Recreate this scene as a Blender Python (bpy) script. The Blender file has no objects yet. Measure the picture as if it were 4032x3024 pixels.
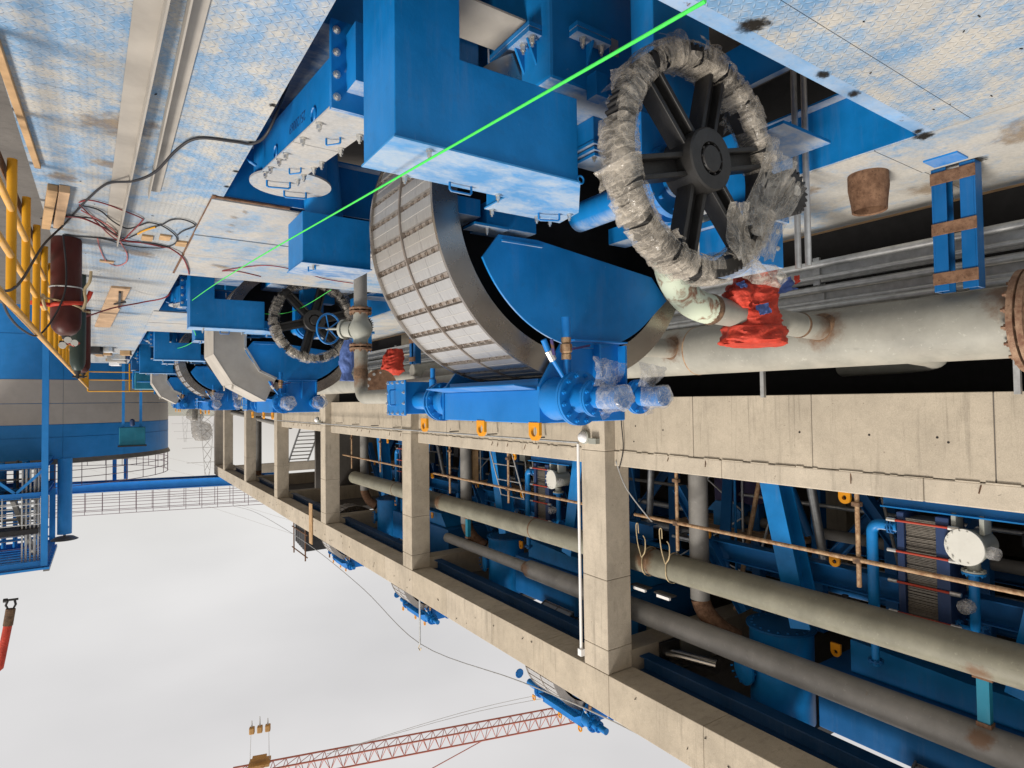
import bpy, bmesh, math, random
from mathutils import Vector, Matrix, noise as mnoise
R_ = math.radians
rnd = random.Random(7)
scene = bpy.context.scene
COL = scene.collection

# ---------------------------------------------------------------- camera
# the photograph was taken with the phone upside down: the camera is rolled by 180 degrees
CAM_H = 1.6
yaw, pitch, roll = 0.593898, -0.0277714, -0.0128405
fw = Vector((-math.sin(yaw)*math.cos(pitch), math.cos(yaw)*math.cos(pitch), math.sin(pitch)))
rt = Vector((math.cos(yaw), math.sin(yaw), 0))
up = rt.cross(fw)
rt2 = rt*math.cos(roll)+up*math.sin(roll)
up2 = -rt*math.sin(roll)+up*math.cos(roll)
cam_d = bpy.data.cameras.new('camera')
cam = bpy.data.objects.new('camera', cam_d); COL.objects.link(cam)
m3 = Matrix((-rt2, -up2, -fw)).transposed()
cam.matrix_world = Matrix.Translation((0, 0, CAM_H)) @ m3.to_4x4()
cam_d.sensor_width = 36; cam_d.sensor_fit = 'HORIZONTAL'; cam_d.lens = 21.2348
cam_d.clip_start = 0.05; cam_d.clip_end = 6000
scene.camera = cam

# ---------------------------------------------------------------- world, sun, exposure
SUN_EL, SUN_AZ = R_(52), R_(100)      # azimuth clockwise from +Y: the sun stands on the +X side
world = bpy.data.worlds.new('World'); scene.world = world; world.use_nodes = True
wn = world.node_tree; wn.nodes.clear()
w_out = wn.nodes.new('ShaderNodeOutputWorld')
w_sky = wn.nodes.new('ShaderNodeTexSky'); w_sky.sky_type = 'NISHITA'; w_sky.sun_disc = False
w_sky.sun_elevation = SUN_EL; w_sky.sun_rotation = SUN_AZ; w_sky.dust_density = 4.0; w_sky.air_density = 1.2
w_b1 = wn.nodes.new('ShaderNodeBackground'); w_b1.inputs[1].default_value = 0.02
wn.links.new(w_sky.outputs[0], w_b1.inputs[0])
w_tc = wn.nodes.new('ShaderNodeTexCoord')
w_mp = wn.nodes.new('ShaderNodeMapping'); w_mp.inputs['Scale'].default_value = (1.6, 1.6, 4.0)
wn.links.new(w_tc.outputs['Generated'], w_mp.inputs[0])
w_ns = wn.nodes.new('ShaderNodeTexNoise'); w_ns.inputs['Scale'].default_value = 1.3; w_ns.inputs['Detail'].default_value = 4
w_ns.inputs['Roughness'].default_value = 0.45
wn.links.new(w_mp.outputs[0], w_ns.inputs['Vector'])
w_rp = wn.nodes.new('ShaderNodeValToRGB')
w_rp.color_ramp.elements[0].position = 0.32; w_rp.color_ramp.elements[0].color = (0.62, 0.59, 0.56, 1)
w_rp.color_ramp.elements[1].position = 0.66; w_rp.color_ramp.elements[1].color = (0.77, 0.735, 0.70, 1)
wn.links.new(w_ns.outputs['Fac'], w_rp.inputs[0])
w_b2 = wn.nodes.new('ShaderNodeBackground'); w_b2.inputs[1].default_value = 0.64
wn.links.new(w_rp.outputs[0], w_b2.inputs[0])
w_add = wn.nodes.new('ShaderNodeAddShader')
wn.links.new(w_b1.outputs[0], w_add.inputs[0]); wn.links.new(w_b2.outputs[0], w_add.inputs[1])
wn.links.new(w_add.outputs[0], w_out.inputs[0])

sun_d = bpy.data.lights.new('sun', 'SUN'); sun_d.energy = 2.7; sun_d.angle = R_(15); sun_d.color = (1.0, 0.93, 0.84)
sun = bpy.data.objects.new('sun', sun_d); COL.objects.link(sun)
sdir = Vector((math.sin(SUN_AZ)*math.cos(SUN_EL), math.cos(SUN_AZ)*math.cos(SUN_EL), math.sin(SUN_EL)))
sun.rotation_euler = sdir.to_track_quat('Z', 'Y').to_euler()
sun.location = sdir*50
scene.view_settings.view_transform = 'Standard'; scene.view_settings.look = 'None'
scene.view_settings.gamma = 1; scene.view_settings.use_curve_mapping = False
scene.view_settings.exposure = 0.6
scene.render.engine = 'CYCLES'
scene.cycles.max_bounces = 8; scene.cycles.diffuse_bounces = 4; scene.cycles.transparent_max_bounces = 16

# ---------------------------------------------------------------- materials
class NT:
    def __init__(s, name):
        s.m = bpy.data.materials.new(name); s.m.use_nodes = True
        s.t = s.m.node_tree; s.b = s.t.nodes['Principled BSDF']; s._c = {}
    def n(s, typ): return s.t.nodes.new('ShaderNode'+typ)
    def put(s, sock, v):
        if isinstance(v, bpy.types.NodeSocket): s.t.links.new(v, sock)
        else:
            if hasattr(sock.default_value, '__len__') and not hasattr(v, '__len__'): v = (v, v, v)
            if hasattr(v, '__len__') and len(v) == 3 and len(sock.default_value) == 4: v = (*v, 1)
            sock.default_value = v
    def obj(s):
        if 'o' not in s._c: s._c['o'] = s.n('TexCoord').outputs['Object']
        return s._c['o']
    def gpos(s):
        if 'g' not in s._c: s._c['g'] = s.n('NewGeometry')
        return s._c['g'].outputs['Position']
    def gnorm(s):
        s.gpos(); return s._c['g'].outputs['Normal']
    def math(s, op, a, b=0.0, c=None, clamp=False):
        k = s.n('Math'); k.operation = op; k.use_clamp = clamp
        s.put(k.inputs[0], a); s.put(k.inputs[1], b)
        if c is not None: s.put(k.inputs[2], c)
        return k.outputs[0]
    def sep(s, v):
        k = s.n('SeparateXYZ'); s.put(k.inputs[0], v); return k.outputs
    def comb(s, x, y, z):
        k = s.n('CombineXYZ'); s.put(k.inputs[0], x); s.put(k.inputs[1], y); s.put(k.inputs[2], z); return k.outputs[0]
    def scale(s, v, sc):
        k = s.n('VectorMath'); k.operation = 'MULTIPLY'; s.put(k.inputs[0], v); s.put(k.inputs[1], sc); return k.outputs[0]
    def noise(s, v, sc, det=4, rough=0.55, dist=0.0):
        k = s.n('TexNoise'); s.put(k.inputs['Vector'], v); k.inputs['Scale'].default_value = sc
        k.inputs['Detail'].default_value = det; k.inputs['Roughness'].default_value = rough; k.inputs['Distortion'].default_value = dist
        return k.outputs['Fac']
    def ramp(s, f, p0, p1, c0=(0, 0, 0), c1=(1, 1, 1)):
        k = s.n('ValToRGB'); s.put(k.inputs[0], f); e = k.color_ramp.elements
        e[0].position = p0; e[1].position = p1; e[0].color = (*c0, 1); e[1].color = (*c1, 1)
        return k.outputs[0]
    def mix(s, f, a, b, mode='MIX'):
        k = s.n('MixRGB'); k.blend_type = mode; s.put(k.inputs[0], f); s.put(k.inputs[1], a); s.put(k.inputs[2], b); return k.outputs[0]
    def bump(s, h, strength=0.3, dist=0.01):
        k = s.n('Bump'); k.inputs['Strength'].default_value = strength; k.inputs['Distance'].default_value = dist
        s.put(k.inputs['Height'], h); s.t.links.new(k.outputs[0], s.b.inputs['Normal']); return k
    def set(s, col=None, rough=None, metal=None, spec=None, **kw):
        if col is not None: s.put(s.b.inputs['Base Color'], col)
        if rough is not None: s.put(s.b.inputs['Roughness'], rough)
        if metal is not None: s.put(s.b.inputs['Metallic'], metal)
        if spec is not None: s.put(s.b.inputs['Specular IOR Level'], spec)
        for k, v in kw.items(): s.put(s.b.inputs[k.replace('_', ' ')], v)
        return s.m

def paint(name, col, dust=0.8, dustcol=(0.50, 0.46, 0.41), rough=0.42, vary=0.18, grime=0.18, rustam=0.0, spec=0.25, wear=1.0):
    """oil paint on steel: tone variation, faint runs, scratches and chips, dust lying on surfaces that face up"""
    t = NT(name); o = t.gpos()
    n1 = t.noise(o, 2.3, 5); n2 = t.noise(o, 19, 4)
    dark = tuple(c*(1-vary) for c in col); lite = tuple(min(1, c*(1+vary*0.7)+0.008) for c in col)
    c = t.mix(t.ramp(n1, 0.3, 0.7), dark, lite)
    c = t.mix(t.math('MULTIPLY', t.ramp(n2, 0.58, 0.80), grime), c, tuple(0.45*k+0.02 for k in col))
    z = t.sep(t.gnorm())[2]
    r = t.math('ADD', rough-0.06, t.math('MULTIPLY', n1, 0.14))
    if wear:
        run = t.noise(t.scale(o, (7, 7, 0.7)), 2.6, 5, 0.65)
        film_ = t.math('MULTIPLY', t.math('MULTIPLY', t.ramp(run, 0.50, 0.75), t.ramp(t.noise(o, 1.7, 4), 0.42, 0.62)), 0.22*wear)
        c = t.mix(film_, c, tuple(0.6*k+0.10 for k in col))
        sc = t.noise(t.scale(o, (60, 9, 5)), 1.0, 4, 0.75, 0.5); sc2 = t.noise(t.scale(o, (6, 55, 11)), 1.0, 4, 0.75, 0.5)
        scr = t.math('MULTIPLY', t.math('MAXIMUM', t.ramp(sc, 0.715, 0.745), t.ramp(sc2, 0.715, 0.745)), 0.40*wear)
        c = t.mix(scr, c, tuple(min(1, 0.6*k+0.22) for k in col))
        chip = t.math('MULTIPLY', t.ramp(t.noise(o, 13, 5, 0.72), 0.735, 0.755), 0.85*wear)
        c = t.mix(chip, c, (0.075, 0.045, 0.03)); r = t.math('ADD', r, t.math('MULTIPLY', t.math('ADD', film_, chip), 0.3))
    if dust > 0:
        up_ = t.ramp(z, 0.55, 0.98)
        dn = t.math('MULTIPLY', t.ramp(t.noise(t.scale(o, (1, 1.8, 1)), 3.2, 9, 0.74, 0.25), 0.40, 0.58, (0.22, 0.22, 0.22), (1, 1, 1)), t.ramp(t.noise(o, 40, 4, 0.7), 0.2, 0.6, (0.75, 0.75, 0.75), (1, 1, 1)))
        f = t.math('MULTIPLY', t.math('MULTIPLY', up_, dn), dust, clamp=True)
        c = t.mix(f, c, dustcol); r = t.math('ADD', r, t.math('MULTIPLY', f, 0.4))
    if rustam > 0:
        rr = t.ramp(t.noise(o, 9, 6, 0.7), 0.70-rustam*0.2, 0.76-rustam*0.2)
        c = t.mix(rr, c, (0.10, 0.045, 0.022))
    t.bump(t.math('ADD', t.noise(o, 60, 3), t.math('MULTIPLY', t.noise(o, 3.2, 3), 7.0)), 0.16, 0.004)
    return t.set(c, r, 0.0, spec)

def plain(name, col, rough=0.5, metal=0.0, vary=0.2, sc=8, bump=0.15, spec=0.4, bsc=40):
    t = NT(name); o = t.gpos()
    c = t.mix(t.ramp(t.noise(o, sc, 5, 0.6), 0.28, 0.72), tuple(k*(1-vary) for k in col), tuple(min(1, k*(1+vary)) for k in col))
    if bump: t.bump(t.noise(o, bsc, 4), bump, 0.006)
    return t.set(c, rough, metal, spec)

M = {}
BLUE = (0.001, 0.160, 0.45)
M['blue'] = paint('blue paint', BLUE, 0.86, (0.44, 0.46, 0.47), 0.40, 0.26, 0.3, wear=1.5)
M['lit_lid_blue'] = paint('dusty lit blue lid paint', (0.03, 0.24, 0.56), 0.80, (0.40, 0.45, 0.50), 0.42)  # base blue lightened for strong light on the lid; dust lies over it
M['blue_clean'] = paint('fresh blue paint', (0.003, 0.165, 0.50), 0.25, (0.46, 0.50, 0.53), 0.38, 0.14, 0.10)
M['blue_dk'] = paint('deep blue paint', (0.002, 0.09, 0.27), 0.8, (0.33, 0.36, 0.38), 0.42)
M['navy'] = paint('navy paint', (0.014, 0.035, 0.105), 0.5)
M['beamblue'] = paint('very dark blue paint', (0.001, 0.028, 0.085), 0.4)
M['thinrail'] = plain('dull purple grey tube', (0.17, 0.12, 0.14), 0.6, 0.2, 0.15)
M['purple'] = paint('violet primer', (0.035, 0.022, 0.10), 0.5, rustam=0.5)
M['teal'] = paint('teal paint', (0.01, 0.16, 0.25), 0.4)
M['yellow'] = paint('yellow paint', (0.62, 0.30, 0.012), 0.35, rough=0.38, vary=0.15)
M['orange'] = paint('orange yellow paint', (0.66, 0.27, 0.006), 0.2, rough=0.4, vary=0.12)
M['redpaint'] = paint('red paint', (0.35, 0.04, 0.02), 0.3)
M['maroon'] = paint('maroon cylinder paint', (0.060, 0.010, 0.008), 0.2, rough=0.45, vary=0.3, grime=0.5)
M['greypaint'] = paint('grey primer paint', (0.30, 0.31, 0.275), 0.55, (0.55, 0.52, 0.46), 0.45, 0.12, 0.2)
M['hood'] = plain('dusty grey sheet', (0.36, 0.335, 0.30), 0.7, 0.0, 0.16, 3)
M['whitepaint'] = paint('white grey paint', (0.60, 0.60, 0.56), 0.2, vary=0.08)
M['plaster'] = plain('white plastic', (0.75, 0.75, 0.75), 0.4, 0, 0.06, 4, 0)
M['galv'] = plain('galvanised steel', (0.50, 0.51, 0.51), 0.42, 0.75, 0.2, 14, 0.05)
M['bolt'] = plain('zinc bolt', (0.62, 0.61, 0.58), 0.33, 0.85, 0.2, 30, 0)
M['black'] = plain('black iron', (0.020, 0.019, 0.018), 0.5, 0.0, 0.35, 10, 0.25)
M['blacksteel'] = plain('dark steel', (0.03, 0.03, 0.032), 0.5, 0.2, 0.3)
M['rubber'] = plain('black rubber cable', (0.018, 0.018, 0.022), 0.55, 0, 0.2)
M['redhose'] = plain('red hose', (0.20, 0.02, 0.025), 0.5, 0, 0.25)
M['pinkhose'] = plain('pink wire', (0.45, 0.13, 0.12), 0.5, 0, 0.2)
M['greenrope'] = plain('green string', (0.05, 0.62, 0.08), 0.5, 0, 0.12, 60, 0.4, bsc=300)
M['wood'] = plain('raw timber', (0.42, 0.27, 0.14), 0.75, 0, 0.3, 6)
M['plywood'] = plain('plywood', (0.45, 0.30, 0.18), 0.7, 0, 0.25, 4)
M['scorch'] = plain('soot', (0.018, 0.015, 0.013), 0.9, 0, 0.4, 30)
M['dark'] = plain('painted interior shade', (0.012, 0.012, 0.013), 0.9, 0, 0.3)  # near-black: shade of unlit depths put into the colour
M['rope'] = plain('hemp rope', (0.45, 0.36, 0.22), 0.9, 0, 0.2)
M['chrome'] = plain('polished wrap', (0.7, 0.7, 0.7), 0.2, 1.0, 0.1)
M['hookbrown'] = plain('brown yellow hook paint', (0.36, 0.20, 0.06), 0.6)
M['crane'] = plain('crane red', (0.38, 0.13, 0.10), 0.6, 0, 0.15)
M['far'] = plain('hazed pylon steel', (0.42, 0.43, 0.44), 0.7, 0.2, 0.1)  # paled: distance haze put into the colour
M['glass'] = plain('frosted lens', (0.78, 0.78, 0.80), 0.25, 0, 0.03, 5, 0)

def mk_rust(name, col=(0.17, 0.075, 0.03), c2=(0.36, 0.20, 0.10), rough=0.8):
    t = NT(name); o = t.gpos()
    n = t.noise(o, 16, 6, 0.7); c = t.mix(t.ramp(n, 0.35, 0.68), col, c2)
    c = t.mix(t.ramp(t.noise(o, 70, 3), 0.6, 0.75), c, (0.05, 0.025, 0.015))
    t.bump(n, 0.35, 0.006); return t.set(c, rough, 0.1, 0.3)
M['rust'] = mk_rust('rust', (0.09, 0.045, 0.025), (0.22, 0.125, 0.075))
M['rusttube'] = mk_rust('rusty scaffold tube', (0.20, 0.10, 0.05), (0.46, 0.33, 0.20), 0.65)
M['rustflange'] = mk_rust('rusty flange', (0.13, 0.06, 0.035), (0.30, 0.20, 0.13), 0.7)

def mk_pipe(name, col, spots=()):
    """primed pipe: scuffs, handling scratches along its length, and burnt rust round the given weld places"""
    t = NT(name); o = t.gpos()
    c = t.mix(t.ramp(t.noise(o, 2.4, 6, 0.65), 0.3, 0.7), tuple(k*0.74 for k in col), tuple(k*1.16 for k in col))
    c = t.mix(t.math('MULTIPLY', t.ramp(t.noise(o, 24, 6, 0.7), 0.60, 0.70), 0.5), c, tuple(min(1, k*1.75) for k in col))
    c = t.mix(t.math('MULTIPLY', t.ramp(t.noise(t.scale(o, (9, 2.0, 9)), 2.2, 6, 0.75, 0.6), 0.60, 0.68), 0.35), c, tuple(k*0.5 for k in col))
    c = t.mix(t.math('MULTIPLY', t.ramp(t.noise(o, 7, 6, 0.72, 0.8), 0.66, 0.76), 0.6), c, (0.20, 0.14, 0.085))
    rn = t.noise(o, 13, 6, 0.7)
    for (p, r_) in spots:
        v = t.n('VectorMath'); v.operation = 'DISTANCE'; t.put(v.inputs[0], o); t.put(v.inputs[1], p)
        g_ = t.math('ADD', t.math('SUBTRACT', 1.0, t.math('DIVIDE', v.outputs['Value'], r_)), t.math('MULTIPLY', t.math('SUBTRACT', rn, 0.5), 1.2))
        c = t.mix(t.math('MULTIPLY', t.ramp(g_, 0.05, 0.55), 0.85), c, (0.13, 0.065, 0.03))
    z = t.sep(t.gnorm())[2]; c = t.mix(t.math('MULTIPLY', t.math('MULTIPLY', t.ramp(z, 0.5, 1.0), t.ramp(t.noise(o, 5, 5), 0.3, 0.6)), 0.40), c, (0.46, 0.42, 0.35))
    t.bump(t.noise(o, 45, 3), 0.08, 0.004); return t.set(c, t.math('ADD', 0.40, t.math('MULTIPLY', rn, 0.2)), 0.0, 0.45)
M['pipe'] = mk_pipe('grey primer pipe', (0.265, 0.26, 0.225), (((-4.86, 2.68, 1.02), 0.22), ((-4.86, 4.26, 1.05), 0.20), ((-5.0, 1.45, 1.0), 0.22), ((-2.2, 6.05, 1.3), 0.20), ((-2.2, 5.1, 1.55), 0.14)))
M['pipe_dk'] = mk_pipe('dark grey pipe', (0.19, 0.185, 0.175), (((-6.7, 1.1, 4.86), 0.3), ((-6.7, 2.3, 4.75), 0.14), ((-6.7, 9.6, 4.86), 0.2)))
M['pipe_green'] = mk_pipe('green grey pipe', (0.185, 0.18, 0.138), (((-6.7, 6.45, 4.0), 0.22), ((-6.7, 2.3, 4.2), 0.15), ((-6.7, 13.2, 4.0), 0.2)))

def mk_elbow():
    t = NT('pale green rusty elbow'); o = t.gpos()
    n = t.noise(o, 11, 6, 0.65, 0.6)
    c = t.mix(t.ramp(n, 0.50, 0.62), (0.52, 0.58, 0.45), (0.22, 0.12, 0.07)); t.bump(n, 0.3, 0.004)
    return t.set(c, 0.7)
M['elbow'] = mk_elbow()

def mk_weld():
    t = NT('burnt weld band'); o = t.gpos()
    n = t.noise(o, 22, 6, 0.7); c = t.mix(t.ramp(n, 0.35, 0.7), (0.055, 0.03, 0.018), (0.22, 0.13, 0.07)); t.bump(n, 0.5, 0.006)
    return t.set(c, 0.8)
M['weld'] = mk_weld()

def mk_steel(name, col=(0.46, 0.44, 0.41), rough=0.36, stretch=(4, 60, 4), var=0.17, stain=0.3):
    t = NT(name); o = t.obj()
    n = t.noise(t.scale(o, stretch), 3.0, 5, 0.6)
    c = t.mix(t.ramp(n, 0.3, 0.7), tuple(k*(1-var) for k in col), tuple(min(1, k*(1+var)) for k in col))
    c = t.mix(t.math('MULTIPLY', t.ramp(t.noise(o, 7, 5), 0.60, 0.75), stain), c, (0.30, 0.26, 0.22))
    r = t.math('ADD', rough, t.math('MULTIPLY', n, 0.14))
    t.bump(n, 0.06, 0.002); return t.set(c, r, 0.92, 0.5)
M['steel'] = mk_steel('brushed stainless', (0.60, 0.59, 0.575), 0.36, (4, 60, 4), 0.12, 0.12)
M['rim'] = mk_steel('brushed rim steel', (0.37, 0.335, 0.30), 0.20, (1.2, 1.2, 1.2), 0.10, 0.1)
M['steelbar'] = mk_steel('stainless bar', (0.42, 0.37, 0.33), 0.45)

def mk_deck(name, checker=True, wear=0.5, brown=0.3, blues=((0.13, 0.265, 0.45), (0.22, 0.37, 0.56)), dusts=((0.40, 0.40, 0.385), (0.53, 0.505, 0.455))):
    t = NT(name); o = t.gpos(); x, y, z = t.sep(o)[:3]
    wob = t.n('VectorMath'); wob.operation = 'ADD'; t.put(wob.inputs[0], o); t.put(wob.inputs[1], t.scale(t.comb(t.noise(o, 6, 4), t.noise(o, 7.3, 4), 0.0), 0.10)); w = wob.outputs[0]
    big = t.noise(t.scale(w, (1.0, 0.55, 1)), 1.3, 8, 0.66, 0.2); mid = t.noise(w, 6.5, 8, 0.72, 0.3); tiny = t.noise(o, 55, 4, 0.7)
    blue = t.mix(t.ramp(t.noise(o, 3.1, 5, 0.7), 0.3, 0.7), blues[0], blues[1])
    dust = t.mix(t.ramp(t.noise(o, 1.6, 6, 0.65), 0.3, 0.7), dusts[0], dusts[1])
    s_ = t.math('ADD', t.math('ADD', t.math('MULTIPLY', big, 0.52), t.math('MULTIPLY', mid, 0.36)), t.math('MULTIPLY', tiny, 0.12))
    if checker:
        P = 0.034
        u, v = t.math('DIVIDE', x, P), t.math('DIVIDE', y, P)
        fu, fv = t.math('FLOOR', u), t.math('FLOOR', v)
        pu, pv = t.math('SUBTRACT', t.math('SUBTRACT', u, fu), 0.5), t.math('SUBTRACT', t.math('SUBTRACT', v, fv), 0.5)
        par = t.math('FLOORED_MODULO', t.math('ADD', fu, fv), 2.0)
        a = t.math('MULTIPLY', t.math('ADD', pu, pv), 0.707); b = t.math('MULTIPLY', t.math('SUBTRACT', pu, pv), 0.707)
        d = t.math('SUBTRACT', b, a)
        a2 = t.math('ADD', a, t.math('MULTIPLY', par, d)); b2 = t.math('SUBTRACT', b, t.math('MULTIPLY', par, d))
        e = t.math('ADD', t.math('POWER', t.math('DIVIDE', t.math('ABSOLUTE', a2), 0.50), 2.0), t.math('POWER', t.math('DIVIDE', t.math('ABSOLUTE', b2), 0.15), 2.0))
        lens = t.math('POWER', t.math('SUBTRACT', 1.0, e, clamp=True), 0.6)
        s_ = t.math('SUBTRACT', s_, t.math('MULTIPLY', lens, 0.035))
    f = t.ramp(s_, 0.505-wear*0.13, 0.575-wear*0.07)
    c = t.mix(f, blue, dust)
    st = t.ramp(t.noise(w, 1.7, 7, 0.68, 0.4), 0.60, 0.76)
    c = t.mix(t.math('MULTIPLY', st, brown), c, (0.34, 0.25, 0.15))
    fine = t.noise(o, 38, 5, 0.75)
    c = t.mix(0.42, c, t.ramp(fine, 0.25, 0.72, (0.30, 0.30, 0.30), (1, 1, 1)), 'MULTIPLY')
    scuff = t.noise(t.scale(o, (30, 3, 1)), 1.0, 5, 0.75, 0.6); c = t.mix(t.math('MULTIPLY', t.ramp(scuff, 0.64, 0.70), 0.35), c, (0.22, 0.21, 0.20))
    c = t.mix(t.math('MULTIPLY', t.ramp(t.noise(o, 90, 3), 0.68, 0.76), 0.55), c, (0.09, 0.08, 0.07))
    if checker:
        c = t.mix(t.math('MULTIPLY', lens, 0.22), c, (0.60, 0.63, 0.66))
        t.bump(t.math('ADD', lens, t.math('MULTIPLY', fine, 0.15)), 0.9, 0.004)
    else: t.bump(fine, 0.25, 0.004)
    return t.set(c, 0.66, 0.0, 0.3)
M['deck'] = mk_deck('worn blue checker plate', True, 0.42, 0.30)
M['deck2'] = mk_deck('dusty checker plate', True, 0.80, 0.40, ((0.16, 0.28, 0.44), (0.27, 0.39, 0.53)), ((0.34, 0.36, 0.37), (0.47, 0.46, 0.435)))
M['edgeblue'] = paint('worn light blue edge', (0.16, 0.34, 0.60), 0.35, (0.55, 0.50, 0.42), 0.5, 0.3, 0.4, 0.35)
M['cover'] = mk_deck('worn pale blue smooth plate', False, 0.80, 0.5, ((0.14, 0.28, 0.47), (0.26, 0.40, 0.56)), ((0.38, 0.39, 0.40), (0.50, 0.475, 0.435)))
M['strip'] = mk_deck('dusty smooth flange', False, 1.0, 0.5)

def mk_concrete(name, base=(0.44, 0.385, 0.305), dark=0.66):
    t = NT(name); o = t.gpos()
    n = t.noise(o, 1.4, 7, 0.62); n2 = t.noise(o, 9, 6, 0.6)
    c = t.mix(t.ramp(n, 0.28, 0.74), tuple(k*0.80 for k in base), tuple(k*1.16 for k in base))
    c = t.mix(t.math('MULTIPLY', t.ramp(n2, 0.50, 0.75), 0.4), c, tuple(k*dark for k in base))
    st = t.noise(t.scale(o, (1, 3.2, 0.22)), 3.4, 6, 0.70)
    c = t.mix(t.math('MULTIPLY', t.ramp(st, 0.55, 0.70), 0.55), c, tuple(k*0.50 for k in base))
    dr = t.noise(t.scale(o, (1, 11, 0.25)), 3.0, 4, 0.6); c = t.mix(t.math('MULTIPLY', t.math('MULTIPLY', t.ramp(dr, 0.60, 0.70), t.ramp(t.noise(o, 0.8, 3), 0.45, 0.6)), 0.6), c, tuple(k*0.45 for k in base))
    pit = t.ramp(t.noise(o, 26, 3, 0.6), 0.68, 0.74)
    c = t.mix(t.math('MULTIPLY', pit, 0.7), c, tuple(k*0.42 for k in base))
    lt = t.ramp(t.noise(o, 3.3, 5, 0.65), 0.62, 0.72); c = t.mix(t.math('MULTIPLY', lt, 0.3), c, tuple(min(1, k*1.35) for k in base))
    grain = t.noise(o, 110, 3, 0.7)
    c = t.mix(0.22, c, t.ramp(grain, 0.2, 0.8), 'OVERLAY')
    t.bump(t.math('SUBTRACT', t.math('ADD', t.math('MULTIPLY', n2, 0.5), t.math('MULTIPLY', grain, 0.3)), t.math('MULTIPLY', pit, 0.8)), 0.4, 0.008)
    return t.set(c, 0.88, 0.0, 0.25)
M['concrete'] = mk_concrete('cast concrete')
M['concrete2'] = mk_concrete('paler concrete', (0.47, 0.415, 0.335))
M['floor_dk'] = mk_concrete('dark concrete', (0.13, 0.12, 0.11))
M['ground'] = mk_concrete('dusty ground', (0.34, 0.29, 0.23))

def mk_film(name, col=(0.74, 0.68, 0.59), a0=0.45, a1=0.93, rough=0.28, su=1.0, sv=1.0):
    """thin polythene: facets of crumpled film catch the light; clear where stretched, milky and dusty where gathered"""
    t = NT(name); o = t.obj(); uv = t.n('UVMap').outputs[0]
    ux, uy = t.sep(uv)[:2]
    w1 = t.math('MULTIPLY', t.math('SUBTRACT', t.noise(o, 9, 4), 0.5), 2.2); w2 = t.math('MULTIPLY', t.math('SUBTRACT', t.noise(o, 11, 4), 0.5), 2.2)
    P = t.comb(t.math('ADD', t.math('MULTIPLY', ux, su), w1), t.math('ADD', t.math('MULTIPLY', uy, sv), w2), 0.0)
    vo = t.n('TexVoronoi'); vo.feature = 'F1'; t.put(vo.inputs['Vector'], P); vo.inputs['Scale'].default_value = 1.0
    v2 = t.n('TexVoronoi'); v2.feature = 'DISTANCE_TO_EDGE'; t.put(v2.inputs['Vector'], P); v2.inputs['Scale'].default_value = 1.6
    crease = t.ramp(v2.outputs['Distance'], 0.0, 0.10, (1, 1, 1), (0, 0, 0))
    big = t.ramp(t.noise(o, 7, 5, 0.65, 0.5), 0.36, 0.66)
    h_ = t.math('ADD', t.math('MULTIPLY', vo.outputs['Distance'], 1.0), t.math('MULTIPLY', crease, 0.25))
    k = t.bump(h_, 0.30, 0.014)
    f = t.math('ADD', t.math('MULTIPLY', crease, 0.40), t.math('ADD', t.math('MULTIPLY', big, 0.60), t.math('MULTIPLY', vo.outputs['Distance'], 0.18)), clamp=True)
    c = t.mix(f, tuple(q*0.62 for q in col), col)
    t.set(c, rough, 0.0, 0.6)
    tr = t.n('BsdfTransparent'); tl = t.n('BsdfTranslucent'); t.put(tl.inputs[0], c)
    mx = t.n('MixShader'); mx.inputs[0].default_value = 0.28
    out = t.t.nodes['Material Output']
    t.t.links.new(t.b.outputs[0], mx.inputs[1]); t.t.links.new(tl.outputs[0], mx.inputs[2])
    mx2 = t.n('MixShader'); t.put(mx2.inputs[0], t.math('ADD', a0, t.math('MULTIPLY', f, a1-a0), clamp=True))
    t.t.links.new(tr.outputs[0], mx2.inputs[1]); t.t.links.new(mx.outputs[0], mx2.inputs[2])
    t.t.links.new(mx2.outputs[0], out.inputs[0]); return t.m
M['film'] = mk_film('crumpled plastic film', (0.74, 0.67, 0.57), 0.10, 0.62, 0.14, 1.1, 0.6)
M['film_dk'] = mk_film('dusty grey film', (0.36, 0.33, 0.29), 0.20, 0.75, 0.25, 1.1, 0.6)
M['bagfilm'] = mk_film('clear plastic bag', (0.68, 0.67, 0.66), 0.12, 0.66, 0.08, 1.0, 0.9)
M['loosefilm'] = mk_film('loose plastic film', (0.68, 0.63, 0.55), 0.20, 0.72, 0.14, 0.8, 0.5)

def mk_cloth(name, col):
    t = NT(name); o = t.obj(); n = t.noise(o, 9, 5, 0.6, 0.8)
    c = t.mix(t.ramp(n, 0.3, 0.7), tuple(k*0.72 for k in col), tuple(min(1, k*1.2) for k in col))
    t.bump(t.math('ADD', n, t.math('MULTIPLY', t.noise(o, 34, 4, 0.6, 1.5), 0.5)), 0.6, 0.02)
    return t.set(c, 0.6, 0, 0.3)
M['redcloth'] = mk_cloth('red woven sheet', (0.50, 0.050, 0.028))
M['bluecloth'] = mk_cloth('blue woven sheet', (0.09, 0.15, 0.38))
M['stackplate'] = plain('gasket plate edges', (0.16, 0.145, 0.125), 0.45, 0.3, 0.35, 40, 0)

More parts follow.
